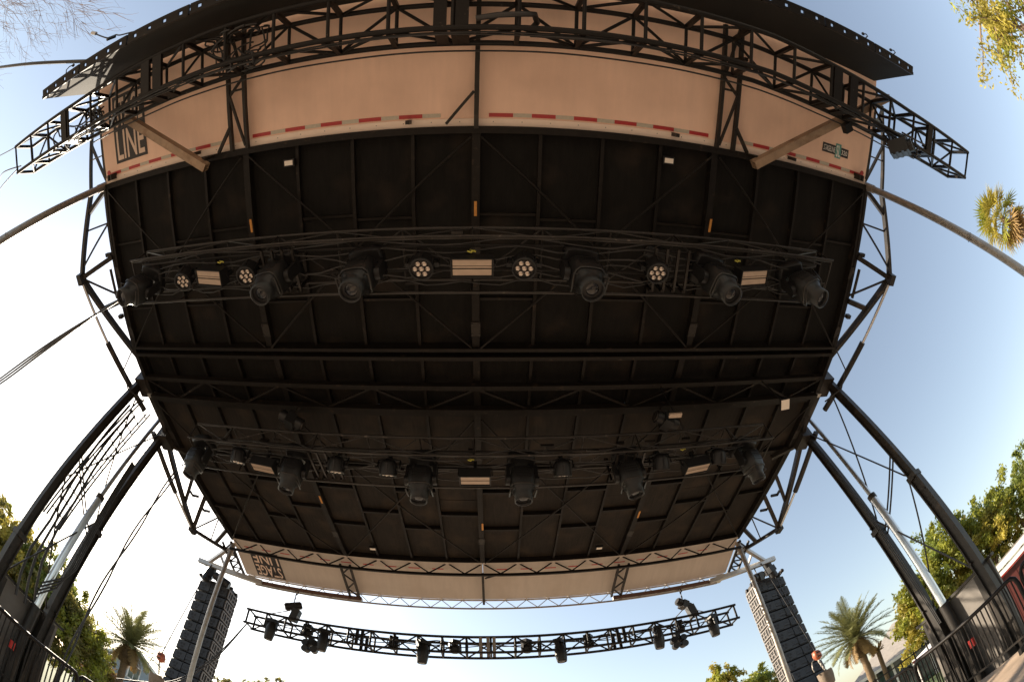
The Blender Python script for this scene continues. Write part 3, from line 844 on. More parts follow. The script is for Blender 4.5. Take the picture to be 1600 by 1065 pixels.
# two pre-rig trusses under the roof
def prerig(label, y0, y1, z0, z1, xa, xb):
    th = thing('prerig_truss', label, 'truss', ((xa + xb) / 2, (y0 + y1) / 2, z0), 'lighting trusses')
    m = M['prerig']
    L = xb - xa
    for (y, z) in ((y0, z0), (y1, z0), (y0, z1), (y1, z1)):
        MB().tube((xa, y, z), (xb, y, z), 0.019 if z == z0 else 0.022, 8).build('chord', m, th)
    MB().tube((xa, y0 - 0.03, z0 - 0.03), (xb, y0 - 0.03, z0 - 0.03), 0.014, 6).build('skid_rail', m, th)
    n = 12
    for i in range(n + 1):
        x = xa + L * i / n
        MB().tube((x, y0, z1), (x, y1, z1), 0.013, 6, caps=False).build('cross_bar', m, th)
        if i % 3 == 0 or i in (1, n - 1):
            for y in (y0, y1):
                MB().tube((x, y, z0), (x, y, z1), 0.013, 6, caps=False).build('post', m, th)
        if i in (0, n):
            MB().tube((x, y0, z0), (x, y1, z0), 0.013, 6).build('cross_bar', m, th)
        if i < n:
            x2 = xa + L * (i + 1) / n
            p, q_ = ((x, y0, z1), (x2, y1, z1)) if i % 2 else ((x, y1, z1), (x2, y0, z1))
            MB().tube(p, q_, 0.010, 6, caps=False).build('diagonal', m, th)
            p, q_ = ((x, y0, z0), (x2, y0, z1)) if i % 2 else ((x, y0, z1), (x2, y0, z0))
            MB().tube(p, q_, 0.009, 6, caps=False).build('diagonal', m, th)
    for j in range(2):   # pipes inside that carry the lights
        y = (y0 + y1) / 2 + (-0.13, 0.16)[j]
        MB().tube((xa + 0.02, y, z1 - 0.08), (xb - 0.02, y, z1 - 0.08), 0.020, 8).build('light_pipe', M['truss'], th)
    for t in (0.262, 0.735):
        x = xa + L * t
        for dx in (-0.20, -0.06, 0.08, 0.22):
            MB().bar((x + dx, y0 + 0.06, z0 + 0.02), (x + dx + 0.03, y1 - 0.02, z0 + 0.04), 0.03, 0.03).build('joint_plate', m, th)
            MB().bar((x + dx, y1 - 0.05, z0), (x + dx, y1 - 0.05, z1), 0.03, 0.03).build('joint_plate', M['truss'], th)
    for i in range(26):
        x = xa + 0.2 + random.random() * (L - 0.6)
        y = y0 + random.random() * (y1 - y0)
        MB().box((x, y, z1 - 0.03 - random.random() * 0.12), (0.05 + random.random() * 0.16, 0.03, 0.04)).build('clamp', M['truss'] if i % 3 else m, th)
    for j in range(6):
        pts = []
        yb_ = y0 + 0.08 + (y1 - y0 - 0.15) * j / 5
        for k in range(46):
            x = xa + 0.15 + (L - 0.3) * k / 45
            pts.append((x, yb_ + 0.04 * math.sin(k * (0.7 + .2 * j) + j), z0 + 0.05 + 0.10 * abs(math.sin(k * 0.42 + j * 1.3)) + 0.02 * random.random()))
        MB().path(pts, 0.010, 5).build('cable', M['rubber'], th)
    return th
T1 = dict(y0=1.41, y1=2.04, z0=4.60, z1=4.98, xa=-4.98, xb=4.62)
T2 = dict(y0=4.50, y1=5.18, z0=4.58, z1=4.95, xa=-5.06, xb=4.66)
prerig('long pre-rig truss of stage lights under the near half of the roof', **T1)
prerig('long pre-rig truss of stage lights under the far half of the roof', **T2)

# far box truss
ft = thing('box_truss', 'slim black box truss of spotlights hanging in the sky beyond the far flap', 'truss', (0, 9.85, 3.65), 'lighting trusses')
FX0, FX1, FY0, FY1, FZ0, FZ1 = -5.86, 5.82, 9.58, 10.00, 3.50, 3.89
for (y, z) in ((FY0, FZ0), (FY1, FZ0), (FY0, FZ1), (FY1, FZ1)):
    MB().tube((FX0, y, z), (FX1, y, z), 0.034, 8).build('chord', M['truss'], ft)
n = 22
for i in range(n + 1):
    x = FX0 + 0.06 + (FX1 - FX0 - 0.12) * i / n
    x2 = FX0 + 0.06 + (FX1 - FX0 - 0.12) * (i + 1) / n
    for y in (FY0, FY1):
        MB().tube((x, y, FZ0), (x, y, FZ1), 0.026, 6, caps=False).build('post', M['truss'], ft)
    for z in (FZ0, FZ1):
        MB().tube((x, FY0, z), (x, FY1, z), 0.022, 6, caps=False).build('cross_bar', M['truss'], ft)
    if i < n:
        e = i % 2
        MB().tube((x, FY0, FZ0 if e else FZ1), (x2, FY0, FZ1 if e else FZ0), 0.019, 6, caps=False).build('diagonal', M['truss'], ft)
        MB().tube((x, FY1, FZ1 if e else FZ0), (x2, FY1, FZ0 if e else FZ1), 0.019, 6, caps=False).build('diagonal', M['truss'], ft)
for x in (-2.96, -2.84, -0.24, -0.08, 0.05, 2.75, 2.90):
    for y in (FY0 - 0.005, FY1 + 0.005):
        MB().bar((x, y, FZ0), (x, y, FZ1), 0.07, 0.05, (0, 1, 0)).build('joint_plate', M['pipe'] if abs(x) < 1 else M['truss'], ft)
for j in range(3):
    pts = [(x, FY1 - 0.1 - 0.1 * j, FZ1 - 0.06 - 0.10 * abs(math.sin(x * 1.7 + j))) for x in np.linspace(FX0 + 0.5, FX1 - 0.5, 60)]
    MB().path(pts, 0.013, 5).build('cable', M['rubber'], ft)

# ------------------------------------------------------------------ stage lights
def proto_head():
    t = thing('moving_head_light', '', 'moving light', (0, 0, 0), 'moving head lights')
    MB().box((0, 0, 0.06), (0.10, 0.06, 0.10)).build('clamp', M['body'], t)
    MB().loft([(0.03, 0.215, 7), (0.01, 0.225, 7), (-0.11, 0.225, 7), (-0.14, 0.20, 7)], 20).build('base', M['body'], t)
    for s in (-1, 1):
        y = MB()
        y.bar((s * 0.12, 0, -0.15), (s * 0.225, 0, -0.20), 0.13, 0.07, (0, 0, 1))
        y.bar((s * 0.225, 0, -0.18), (s * 0.225, 0, -0.50), 0.15, 0.055, (1, 0, 0))
        y.tube((s * 0.195, 0, -0.46), (s * 0.262, 0, -0.46), 0.085, 14)
        y.build('yoke_arm', M['body'], t)
    h = MB()
    piv = Vector((0, 0, -0.46))
    h.loft([(-0.24, 0.11, 3), (-0.26, 0.15, 4), (-0.30, 0.178, 5), (-0.46, 0.19, 5), (-0.58, 0.182, 4.5), (-0.66, 0.165, 3.2), (-0.70, 0.150, 2.4), (-0.73, 0.142, 2), (-0.86, 0.138, 2), (-0.865, 0.122, 2), (-0.82, 0.118, 2)], 24)
    hd = h.build('head', M['body2'], t, piv)
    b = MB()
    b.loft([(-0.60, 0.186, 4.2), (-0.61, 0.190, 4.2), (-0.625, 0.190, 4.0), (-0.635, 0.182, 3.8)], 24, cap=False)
    b.build('grey_band', M['prerig'], hd)  # thin grey band round the head, paler than the body
    MB().tube((0, 0, -0.815), (0, 0, -0.80), 0.117, 20).ball((0, 0, -0.80), 0.10, 14, 6, (1, 1, 0.35)).build('lens', M['lens'], hd)
    for s in (-1, 1):
        MB().path([(s * 0.15, 0.10, -0.66), (s * 0.20, 0.11, -0.70), (s * 0.205, -0.11, -0.70), (s * 0.15, -0.10, -0.66)], 0.013, 6).build('handle', M['prerig'], hd)
    for j in range(4):
        MB().box((0, -0.188 + 0.0, -0.36 - 0.045 * j), (0.22, 0.012, 0.016)).build('vent_fin', M['body'], hd)
    return t
def place(proto, used, loc, rz, label, tilt=None, sc=0.9):
    o = proto if not used else copy_tree(proto)
    used.append(1)
    o.location = loc
    o.rotation_euler = (0, 0, rz)
    o.scale = (sc, sc, sc)
    o['label'] = label
    if tilt is not None:
        for c in o.children:
            if c.name.startswith('head') or c.name.startswith('can'):
                c.rotation_euler = tilt
    return o
PH, uH = proto_head(), []
pos_names = ['leftmost', 'second from the left', 'third from the left', 'third from the right', 'second from the right', 'rightmost']
h1 = [-4.75, -2.42, -1.36, 1.02, 2.62, 4.00]
for i, x in enumerate(h1):
    place(PH, uH, (x, 1.74, 4.80), R((20, -12, -8, 6, 12, -18)[i]), 'big black moving head light, %s on the near truss' % pos_names[i],
          (R((-4, 5, 4, 3, 3, 4)[i]), R((10, 7, 4, -3, -6, -12)[i]), 0))
h2 = [-4.95, -3.00, -0.97, 0.48, 2.08, 4.25]
for i, x in enumerate(h2):
    place(PH, uH, (x, 4.84, 4.82), R((-10, 6, -4, 5, -8, 14)[i]), 'big black moving head light, %s on the far half truss' % pos_names[i],
          (R((6, 8, 8, 8, 10, 12)[i]), R((4, 3, 1, -1, -3, -10)[i]), 0))

def proto_par():
    t = thing('par_light', '', 'stage light', (0, 0, 0), 'seven lens wash lights')
    MB().box((0, 0, 0.04), (0.06, 0.06, 0.10)).build('clamp', M['body'], t)
    for s in (-1, 1):
        MB().bar((s * 0.02, 0, 0), (s * 0.185, 0, -0.05), 0.04, 0.02).bar((s * 0.185, 0, -0.04), (s * 0.185, 0, -0.24), 0.045, 0.02, (1, 0, 0)).tube((s * 0.14, 0, -0.22), (s * 0.205, 0, -0.22), 0.028, 10).build('yoke_arm', M['body'], t)
    piv = Vector((0, 0, -0.22))
    c = MB()
    c.loft([(-0.06, 0.06, 2), (-0.09, 0.11, 2), (-0.14, 0.14, 2), (-0.32, 0.148, 2), (-0.345, 0.148, 2), (-0.345, 0.128, 2), (-0.315, 0.126, 2)], 22)
    can = c.build('can', M['body'], t, piv)
    for k in range(7):
        a = 2 * math.pi * k / 6
        r = 0 if k == 6 else 0.078
        MB().ball((r * math.cos(a), r * math.sin(a), -0.322), 0.036, 10, 6, (1, 1, 0.55)).build('led_lens', M['led'], can)
    for k in range(6):
        a = 2 * math.pi * (k + .5) / 6
        MB().box((0.148 * math.cos(a), 0.148 * math.sin(a), -0.22), (0.02, 0.02, 0.14), Euler((0, 0, a)).to_matrix()).build('cooling_fin', M['body2'], can)
    return t
PP, uP = proto_par(), []
p1 = [(-3.92, R(20)), (-2.86, R(14)), (-0.705, R(3)), (0.385, R(-3)), (1.88, R(-10)), (4.27, R(-24))]
for i, (x, ry) in enumerate(p1):
    place(PP, uP, (x, 1.70, 4.76), 0, 'small round seven lens light, %s on the near truss' % pos_names[i], (R((14, 8, 6, 4, 10, 12)[i]), ry * -0.4, 0))
p2 = [(-4.05, 0), (-2.27, 0), (-1.46, 0), (1.07, 0), (2.60, 0), (3.62, 0)]
for i, (x, ry) in enumerate(p2):
    place(PP, uP, (x, 4.76, 4.74), 0, 'small round seven lens light, %s on the far half truss' % pos_names[i], (R(30 + 3 * i), 0, 0))

def proto_strobe():
    t = thing('strobe_light', '', 'strobe light', (0, 0, 0), 'flat strobe lights')
    MB().box((0, 0, 0.0), (0.05, 0.05, 0.16)).build('clamp', M['body'], t)
    MB().bar((-0.27, 0, -0.10), (0.27, 0, -0.10), 0.04, 0.025).bar((-0.27, 0, -0.10), (-0.27, 0, -0.26), 0.04, 0.015, (1, 0, 0)).bar((0.27, 0, -0.10), (0.27, 0, -0.26), 0.04, 0.015, (1, 0, 0)).build('yoke', M['body'], t)
    piv = Vector((0, 0, -0.26))
    bd = MB().loft([(-0.16, 0.0, 2), (-0.16, 0.01, 2)], 4).box((0, 0, -0.25), (0.50, 0.235, 0.17)).build('can', M['body'], t, piv)
    for (x, y, sx, sy) in ((0, 0.112, 0.50, 0.012), (0, -0.112, 0.50, 0.012), (0.244, 0, 0.012, 0.236), (-0.244, 0, 0.012, 0.236)):
        MB().box((x, y, -0.345), (sx, sy, 0.02)).build('bezel', M['body2'], bd)
    for y in (-0.066, -0.012, 0.052):
        h = {-0.066: 0.072, -0.012: 0.020, 0.052: 0.074}[y]
        MB().box((0, y, -0.338), (0.452, h, 0.008)).build('reflector_plate', M['plate'], bd)
    return t
PS, uS = proto_strobe(), []
for i, x in enumerate((-3.42, -0.165, 3.18)):
    place(PS, uS, (x, 1.70, 4.76), R((3, 0, -3)[i]), 'flat strobe light with pale plates, %s of the near truss' % ('left end', 'centre', 'right end')[i], (R(-1), R((8, 0, -8)[i]), 0))
for i, x in enumerate((-3.55, -0.19, 3.22)):
    place(PS, uS, (x, 4.84, 4.72), 0, 'flat strobe light with pale plates, %s of the far half truss' % ('left end', 'centre', 'right end')[i], (R(4), R((6, 0, -6)[i]), 0))
# yellow ties on the strobes
for (x, y, z, w) in ((-0.17, 1.56, 4.60, 'centre strobe of the near truss'), (-3.30, 1.56, 4.62, 'left end strobe of the near truss'), (3.00, 1.55, 4.62, 'right end strobe of the near truss'), (-0.24, 4.60, 4.6, 'centre strobe of the far half truss'), (2.95, 4.56, 4.6, 'right end strobe of the far half truss')):
    tag(MB().path([(x - 0.05, y, z), (x - 0.01, y + 0.012, z - 0.01), (x + 0.03, y - 0.01, z), (x - 0.02, y - 0.014, z + 0.005), (x + 0.04, y + 0.01, z + 0.01)], 0.009, 5).build('cable_tie', M['yellow']),
        'yellow tape tie above the ' + w, 'tie', 'yellow ties above the strobes')

def proto_spot():
    t = thing('spot_light', '', 'moving light', (0, 0, 0), 'spotlights hanging from the far truss')
    MB().box((0, 0, 0.03), (0.30, 0.20, 0.10)).build('base', M['body'], t)
    for s in (-1, 1):
        MB().bar((s * 0.145, 0, 0.0), (s * 0.150, 0, -0.24), 0.10, 0.03, (1, 0, 0)).build('yoke_arm', M['body'], t)
    piv = Vector((0, 0, -0.22))
    h = MB().loft([(-0.02, 0.08, 2), (-0.05, 0.108, 2), (-0.20, 0.138, 2), (-0.34, 0.140, 2), (-0.50, 0.118, 2), (-0.535, 0.108, 2), (-0.535, 0.095, 2), (-0.51, 0.09, 2)], 20)
    hd = h.build('head', M['body2'], t, piv)
    MB().ball((0, 0, -0.515), 0.09, 14, 5, (1, 1, 0.3)).build('lens', M['lens'], hd)
    MB().loft([(-0.335, 0.143, 2), (-0.345, 0.145, 2), (-0.36, 0.143, 2)], 20, cap=False).build('trim_ring', M['prerig'], hd)
    return t
PT, uT = proto_spot(), []
sx = [(-5.07, 9.55, 0.06), (-3.72, 9.55, 0.02), (-1.46, 9.55, 0.0), (1.44, 9.55, 0.0), (3.66, 9.55, -0.04), (5.05, 9.55, -0.06)]
for i, (x, y, ty) in enumerate(sx):
    place(PT, uT, (x, y, 3.66), R(20 * i), 'barrel shaped black spotlight hanging %s under the far truss' % pos_names[i], (R((3, 2, 4, -3, 5, -2)[i]), ty, 0), 0.92)

def proto_wash():
    t = thing('wash_light', '', 'moving light', (0, 0, 0), 'round wash lights in the far truss')
    MB().box((0, 0, 0.10), (0.26, 0.22, 0.10)).build('base', M['body'], t)
    for s in (-1, 1):
        MB().bar((s * 0.16, 0, 0.08), (s * 0.175, 0, -0.16), 0.09, 0.03, (1, 0, 0)).build('yoke_arm', M['body'], t)
    piv = Vector((0, 0, -0.12))
    hd = MB().loft([(-0.0, 0.07, 2), (-0.03, 0.13, 2.6), (-0.12, 0.155, 2.6), (-0.22, 0.145, 2.4), (-0.26, 0.12, 2)], 18).build('head', M['body'], t, piv)
    MB().ball((0, 0, -0.255), 0.11, 12, 5, (1, 1, 0.3)).build('lens', M['lens'], hd)
    return t
PW, uW = proto_wash(), []
wx = [-4.22, -2.16, -0.80, 0.75, 2.12, 4.30]
for i, x in enumerate(wx):
    place(PW, uW, (x, 9.74, 3.74), R(15 * i), 'compact round wash light inside the far truss, %s' % pos_names[i], (R(6), R((4, 0, -3, 3, 0, -5)[i]), 0), 0.78)
# four lobed blinder clusters hanging from the far truss
for s, x, lab in ((-1, -4.02, 'left'), (1, 4.12, 'right')):
    cl = thing('lamp_cluster', 'four lobed black lamp cluster hanging under the far truss at its %s end' % lab, 'stage light', (x, 9.6, 3.3), 'lamp clusters on the far truss')
    MB().box((x, 9.60, 3.38), (0.12, 0.12, 0.20)).build('bracket', M['body'], cl)
    for (dx, dz) in ((-0.12, 0.07), (0.12, 0.09), (-0.10, -0.09), (0.12, -0.08)):
        MB().tube((x + dx, 9.50, 3.24 + dz), (x + dx * 0.8, 9.68, 3.24 + dz * 0.8), 0.085, 12).build('lobe', M['body'], cl)

# ------------------------------------------------------------------ chain hoists
def hoist(x, y, z, ztop, label, tilt=0.0, s=1.0, chain_m=None, group='chain hoists'):
    th = thing('chain_hoist', label, 'hoist', (x, y, z), group)
    q = Euler((R(12), R(tilt), R(20))).to_matrix()
    c = Vector((x, y, z))
    body = MB()
    ax = q @ Vector((1, 0, 0))
    body.tube(c - ax * 0.20 * s, c + ax * 0.20 * s, 0.105 * s, 14)
    body.build('motor_body', M['body2'], th)
    MB().box(c + q @ Vector((0, 0, -0.02 * s)), (0.16 * s, 0.24 * s, 0.20 * s), q).build('gear_case', M['body'], th)
    for sg in (-1, 1):
        MB().tube(c + ax * sg * 0.195 * s, c + ax * sg * 0.225 * s, 0.085 * s, 14).build('end_cap', M['prerig'], th)
    k = 0
    z0 = z + 0.12 * s
    nl = max(2, int((ztop - z0) / 0.06))
    for k in range(nl):
        zz = z0 + (ztop - z0) * (k + 0.5) / nl
        MB().box((x, y, zz), (0.034 if k % 2 else 0.012, 0.012 if k % 2 else 0.034, (ztop - z0) / nl * 1.15)).build('chain_link', M['steel_side'], th)
    MB().path([(x, y, ztop - 0.03), (x + 0.045, y, ztop), (x + 0.04, y, ztop + 0.06), (x, y, ztop + 0.09), (x - 0.04, y, ztop + 0.06)], 0.015, 6).build('hook', M['steel_side'], th)
    return th
for s, x, lab in ((-1, -4.78, 'left'), (1, 4.62, 'right')):
    h = hoist(x, 9.85, 4.36, 4.74, 'chain hoist holding up the %s end of the far truss' % lab, 25 * s)
    MB().box((x + 0.13, 9.80, 4.08), (0.20, 0.18, 0.34), Euler((0, R(12 * -s), 0)).to_matrix()).build('chain_bag', M['rubber'], h)
    MB().bar((x - 0.05, 9.85, 4.22), (x - 0.42, 9.62, 3.92), 0.02, 0.02).build('bridle', M['pipe'], h)
    MB().bar((x + 0.05, 9.85, 4.22), (x + 0.35, 9.62, 3.92), 0.02, 0.02).build('bridle', M['pipe'], h)
for s, x, lab in ((-1, -2.62, 'left'), (1, 2.10, 'right')):
    hoist(x, 1.72, 5.10, 5.40, 'chain hoist hidden above the near pre-rig truss, %s of centre' % lab, 10, 0.85)
for s, x, lab in ((-1, -3.05, 'left'), (1, 2.72, 'right')):
    hoist(x, 4.30, 5.00, 5.32, 'chain hoist above the far half pre-rig truss, %s of centre' % lab, 10, 0.95)
# silver label plate of the right hoist
o = MB().box((2.66, 3.92, 4.66), (0.20, 0.07, 0.03)).build('junction_box', M['plate'])
tag(o, 'small pale metal box hanging beside the right roof hoist', 'box')
MB().tube((2.66, 3.92, 4.67), (2.66, 3.92, 5.36), 0.008, 5).build('stem', M['body'], o)

# ------------------------------------------------------------------ line arrays
def line_array(s, label):
    th = thing('line_array', label, 'speaker array', (s * 7.46, 10.05, 4.6), 'line array speakers at the front corners')
    q0 = Matrix.Rotation(R(-4 * s), 3, 'Z')
    cpos = Vector((s * 7.42, 10.38, 4.40))
    pitch = 0.0
    H, W, D = 0.345, 0.98, 0.60
    grill = None
    N = 13
    for k in range(N):
        pitch -= R(0.35 + 0.16 * k) if k else 0
        rot = q0 @ Matrix.Rotation(pitch, 3, 'X')
        c = cpos
        f = lambda x, y, z: c + rot @ Vector((x, y, z))
        hb_ = MB()   # tapered cabinet: the back (local -y) is lower than the front
        fh, bh = H / 2 - 0.004, H / 2 - 0.026
        hw = W / 2
        vs = [f(-hw, -D / 2, -bh), f(hw, -D / 2, -bh), f(hw, D / 2, -fh), f(-hw, D / 2, -fh), f(-hw, -D / 2, bh), f(hw, -D / 2, bh), f(hw, D / 2, fh), f(-hw, D / 2, fh)]
        hb_.add(vs, [(3, 2, 1, 0), (4, 5, 6, 7), (0, 1, 5, 4), (1, 2, 6, 5), (2, 3, 7, 6), (3, 0, 4, 7)])
        cab = hb_.build('cabinet', M['speaker'], th)
        # back: two raised covers, handle recesses and a connector plate
        bk = MB()
        for sx_ in (-1, 1):
            bk.box(f(sx_ * 0.29, -D / 2 - 0.012, 0), (0.36, 0.03, 0.25), rot)
        bk.box(f(0, -D / 2 - 0.008, 0.02), (0.20, 0.02, 0.15), rot)
        bk.build('back_cover', M['speaker'], cab)
        for sx_ in (-1, 1):
            for (dx, dz, w_, h_) in ((0.36, 0.035, 0.05, 0.065), (0.27, 0.035, 0.05, 0.065), (0.31, -0.055, 0.08, 0.045)):
                MB().box(f(sx_ * dx, -D / 2 - 0.029, dz), (w_, 0.006, h_), rot).build('handle_recess', M['recess'], cab)
        for dx in (-0.05, 0.0, 0.05):
            MB().box(f(dx, -D / 2 - 0.021, 0.03), (0.022, 0.008, 0.022), rot).build('connector', M['prerig'], cab)
        # side plates: rigging frame of ribs around dark recesses
        for sx_ in (-1, 1):
            pl = MB()
            X = sx_ * (hw + 0.012)
            for (y, z, dy, dz) in ((-0.27, 0, 0.035, 0.27), (0.27, 0, 0.035, 0.30), (0, 0.125, 0.56, 0.035), (0, -0.125, 0.56, 0.035), (-0.16, 0, 0.03, 0.25), (-0.02, 0, 0.035, 0.25), (0.11, 0.0, 0.24, 0.03), (0.14, 0, 0.03, 0.24)):
                pl.box(f(X, y, z), (0.024, dy, dz), rot)
            pl.build('side_frame', M['speaker_frame'], cab)
            MB().box(f(sx_ * (hw + 0.003), 0, 0), (0.006, 0.53, 0.24), rot).build('side_recess', M['recess'], cab)
        gr = MB().box(f(0, D / 2 + 0.008, 0), (W - 0.04, 0.016, H - 0.05), rot)
        gr.build('front_grille', M['recess'], cab)
        # next cabinet hangs from this one's front edge
        cpos = c + rot @ Vector((0, D / 2, -H / 2)) + (q0 @ Matrix.Rotation(pitch - R(0.35 + 0.16 * (k + 1)), 3, 'X')) @ Vector((0, -D / 2, -H / 2))
    # flying frame
    top = Vector((s * 7.42, 10.38, 4.40))
    fr_ = MB()
    for sx_ in (-1, 1):
        fr_.bar(top + q0 @ Vector((sx_ * 0.42, -0.42, 0.24)), top + q0 @ Vector((sx_ * 0.42, 0.36, 0.24)), 0.06, 0.09)
    fr_.bar(top + q0 @ Vector((-0.5, -0.15, 0.25)), top + q0 @ Vector((0.5, -0.15, 0.25)), 0.07, 0.10)
    fr_.bar(top + q0 @ Vector((-0.5, 0.2, 0.25)), top + q0 @ Vector((0.5, 0.2, 0.25)), 0.07, 0.08)
    fr_.build('flying_frame', M['steel_side'], th)
    for sx_ in (-0.46, 0.46):
        MB().ball(top + q0 @ Vector((sx_, -0.44, 0.26)), 0.06).build('frame_lug', M['steel_side'], th)
    # white bracket light on top of the array
    MB().tube(top + q0 @ Vector((0.28 * s, -0.25, 0.26)), top + q0 @ Vector((0.2 * s, -0.20, 0.62)), 0.07, 12).build('safety_tube', M['silver'], th)
    MB().path([top + q0 @ Vector((0.22, -0.36, 0.2)), top + q0 @ Vector((0.24, -0.50, -1.2)), top + q0 @ Vector((0.27, -0.62, -2.4)), top + q0 @ Vector((0.30, -0.9, -4.2))], 0.016, 6).build('signal_cable', M['rubber'], th)
    return th
line_array(1, 'tall black line array of speaker cabinets hanging at the right front corner')
line_array(-1, 'tall black line array of speaker cabinets hanging at the left front corner')
for s, lab in ((1, 'right'), (-1, 'left')):
    for j, (dx, y, z, tl) in enumerate(((7.45, 9.86, 4.76, 75), (6.92, 9.80, 4.62, -15))):
        hoist(s * dx - (0.1 if s < 0 else 0), y, z, 4.95, '%s black chain hoist above the %s line array' % (('upright', 'level')[j], lab), tl * s, 1.15)
    # orange hook with a chain and a hanging bag in front of the array
    bx = 6.72 if s > 0 else -7.06
    hk = thing('chain_block', 'orange hook block on a long chain over a tan bag by the %s line array' % lab, 'hoist', (bx, 8.5, 1.4), 'orange hook blocks')
    MB().loft([(1.62, 0.03, 2, bx, 8.5), (1.60, 0.075, 3.5, bx, 8.5), (1.49, 0.095, 4, bx + 0.01, 8.5), (1.41, 0.085, 3.5, bx + 0.02, 8.5), (1.36, 0.03, 2, bx + 0.02, 8.5)], 14).build('hook_block', M['hoist'], hk)
    for dz in (1.44, 1.54):
        MB().box((bx, 8.41, dz), (0.12, 0.02, 0.03)).build('block_bolt', M['steel_side'], hk)
    for k in range(16):
        z = 1.62 + k * 0.21
        xx = bx + s * 0.4 * k / 16; yy = 8.5 + 1.2 * k / 16
        MB().bar((xx, yy, z), (xx + s * 0.025, yy + 0.075, z + 0.21), 0.018, 0.026).build('chain_length', M['steel_side'], hk)
    for k in range(7):
        z = 1.34 - k * 0.045
        MB().box((bx + 0.012 * k, 8.5, z), (0.045 if k % 2 else 0.016, 0.016 if k % 2 else 0.045, 0.055)).build('chain_link', M['pipe'], hk)
    MB().bar((bx - 0.16, 8.46, 0.98), (bx + 0.22, 8.46, 1.02), 0.03, 0.03).build('bag_bar', M['bar'], hk)
    MB().loft([(1.0, 0.17, 3, bx + 0.04, 8.5), (0.86, 0.165, 3, bx + 0.05, 8.5), (0.66, 0.14, 3, bx + 0.06, 8.5), (0.60, 0.09, 2.4, bx + 0.06, 8.5)], 16).build('bag', M['bag'], hk)
    MB().path([(bx - 0.1, 8.48, 1.42), (bx - 0.22, 8.46, 1.36), (bx - 0.26, 8.46, 1.2), (bx - 0.24, 8.46, 1.1)], 0.012, 5).build('pendant_cable', M['pipe'], hk)

# ------------------------------------------------------------------ guard rails along the deck edges
def guardrail(s, y0, y1, x, label, zt=-0.10, zb=-1.0, n=25):
    th = thing('guard_rail', label, 'railing', (s * x, (y0 + y1) / 2, DZ), 'guard rails beside the deck')
    X = s * x
    MB().path([(X, y0, zb), (X, y0, zt - 0.16), (X, y0 + 0.02, zt - 0.06), (X, y0 + 0.07, zt - 0.01), (X, y0 + 0.16, zt), (X, y1 - 0.16, zt), (X, y1 - 0.07, zt - 0.01), (X, y1 - 0.02, zt - 0.06), (X, y1, zt - 0.16), (X, y1, zb)], 0.031, 10).build('top_rail', M['steel'], th)
    MB().bar((X, y0, zb + 0.06), (X, y1, zb + 0.06), 0.03, 0.03).build('bottom_rail', M['steel'], th)
    for k in range(1, n):
        y = y0 + (y1 - y0) * k / n
        MB().tube((X, y, zb + 0.06), (X, y, zt), 0.012, 6).build('baluster', M['steel'], th)
    for y in (y0 + 0.25, y1 - 0.25):
        MB().box((X, y, (zb + DZ) / 2 - 0.02), (0.40, 0.05, DZ - zb if DZ > zb else 0.10)).build('foot', M['steel'], th)
    return th
for s, lab in ((1, 'right'), (-1, 'left')):
    guardrail(s, 2.86, 4.95, 5.52, 'black bar guard rail nearest the camera on the %s side of the deck' % lab)
    guardrail(s, 5.00, 7.10, 5.56, 'black bar guard rail in line beyond the nearest one on the %s' % lab)
    guardrail(s, 7.15, 9.25, 5.52, 'black bar guard rail farthest along the %s edge of the deck' % lab)
    guardrail(s, 0.70, 2.80, 5.56, 'black bar guard rail level with the camera on the %s edge' % lab)

# ------------------------------------------------------------------ loose cables
def cable(name, label, runs, r=0.016, cat='cable'):
    th = thing(name, label, cat, runs[0][0])
    for pts in runs:
        P = [Vector(p) for p in pts]
        sp = []
        for i in range(len(P) - 1):
            p0, p1, p2, p3 = P[max(i - 1, 0)], P[i], P[i + 1], P[min(i + 2, len(P) - 1)]
            for j in range(8):
                t = j / 8
                sp.append(0.5 * ((2 * p1) + (-p0 + p2) * t + (2 * p0 - 5 * p1 + 4 * p2 - p3) * t * t + (-p0 + 3 * p1 - 3 * p2 + p3) * t ** 3))
        sp.append(P[-1])
        MB().path(sp, r, 6).build('strand', M['rubber'], th)
    return th
cable('feeder_cable', 'bundle of black cables swooping left from the near pre-rig truss', [[(-4.9, 1.75 + 0.02 * j, 4.42), (-5.6, 1.95, 4.30 + 0.02 * j), (-7.4, 2.35 + 0.03 * j, 3.98 - 0.03 * j), (-9.9, 2.92 + 0.04 * j, 3.62 - 0.05 * j), (-13.0, 3.6, 3.3)] for j in range(3)], 0.019)
cable('twisted_cable', 'pair of black cables twisted together hanging by the left masts', [[(-6.15 + 0.035 * math.sin(i * 1.1 + ph), 5.68 - 0.055 * i + 0.035 * math.cos(i * 1.1 + ph), 4.75 - 0.5 * i) for i in range(12)] for ph in (0, math.pi)], 0.019)
cable('guy_line', 'two thin black lines from the left wing tip of the near truss', [[(-8.2, -0.72 - 0.45 * j, 4.72 + 0.4 * j), (-9.4, -0.85 - 0.4 * j, 4.86 + 0.3 * j), (-12.0, -0.9 - 0.65 * j, 6.0)] for j in range(2)] + [[(-8.2, -0.70, 4.64), (-9.8, -0.56, 4.88), (-12, -0.5, 5.98)]], 0.013)
cable('power_cable', 'thick black cable leaving the left end of the header banner', [[(-5.6, -1.72, 4.60), (-6.3, -1.98, 4.55), (-7.4, -2.4, 4.45), (-9.5, -3.15, 4.78), (-12.5, -4.2, 5.9)]], 0.030)
dc = cable('loose_connector', 'loose cable with two white connectors dangling above the header banner', [[(-4.3, -1.72, 4.72), (-4.5, -1.76, 4.60), (-4.8, -1.82, 4.58), (-5.0, -1.90, 4.66), (-5.12, -1.90, 4.60), (-5.45, -2.10, 4.60)]], 0.011)
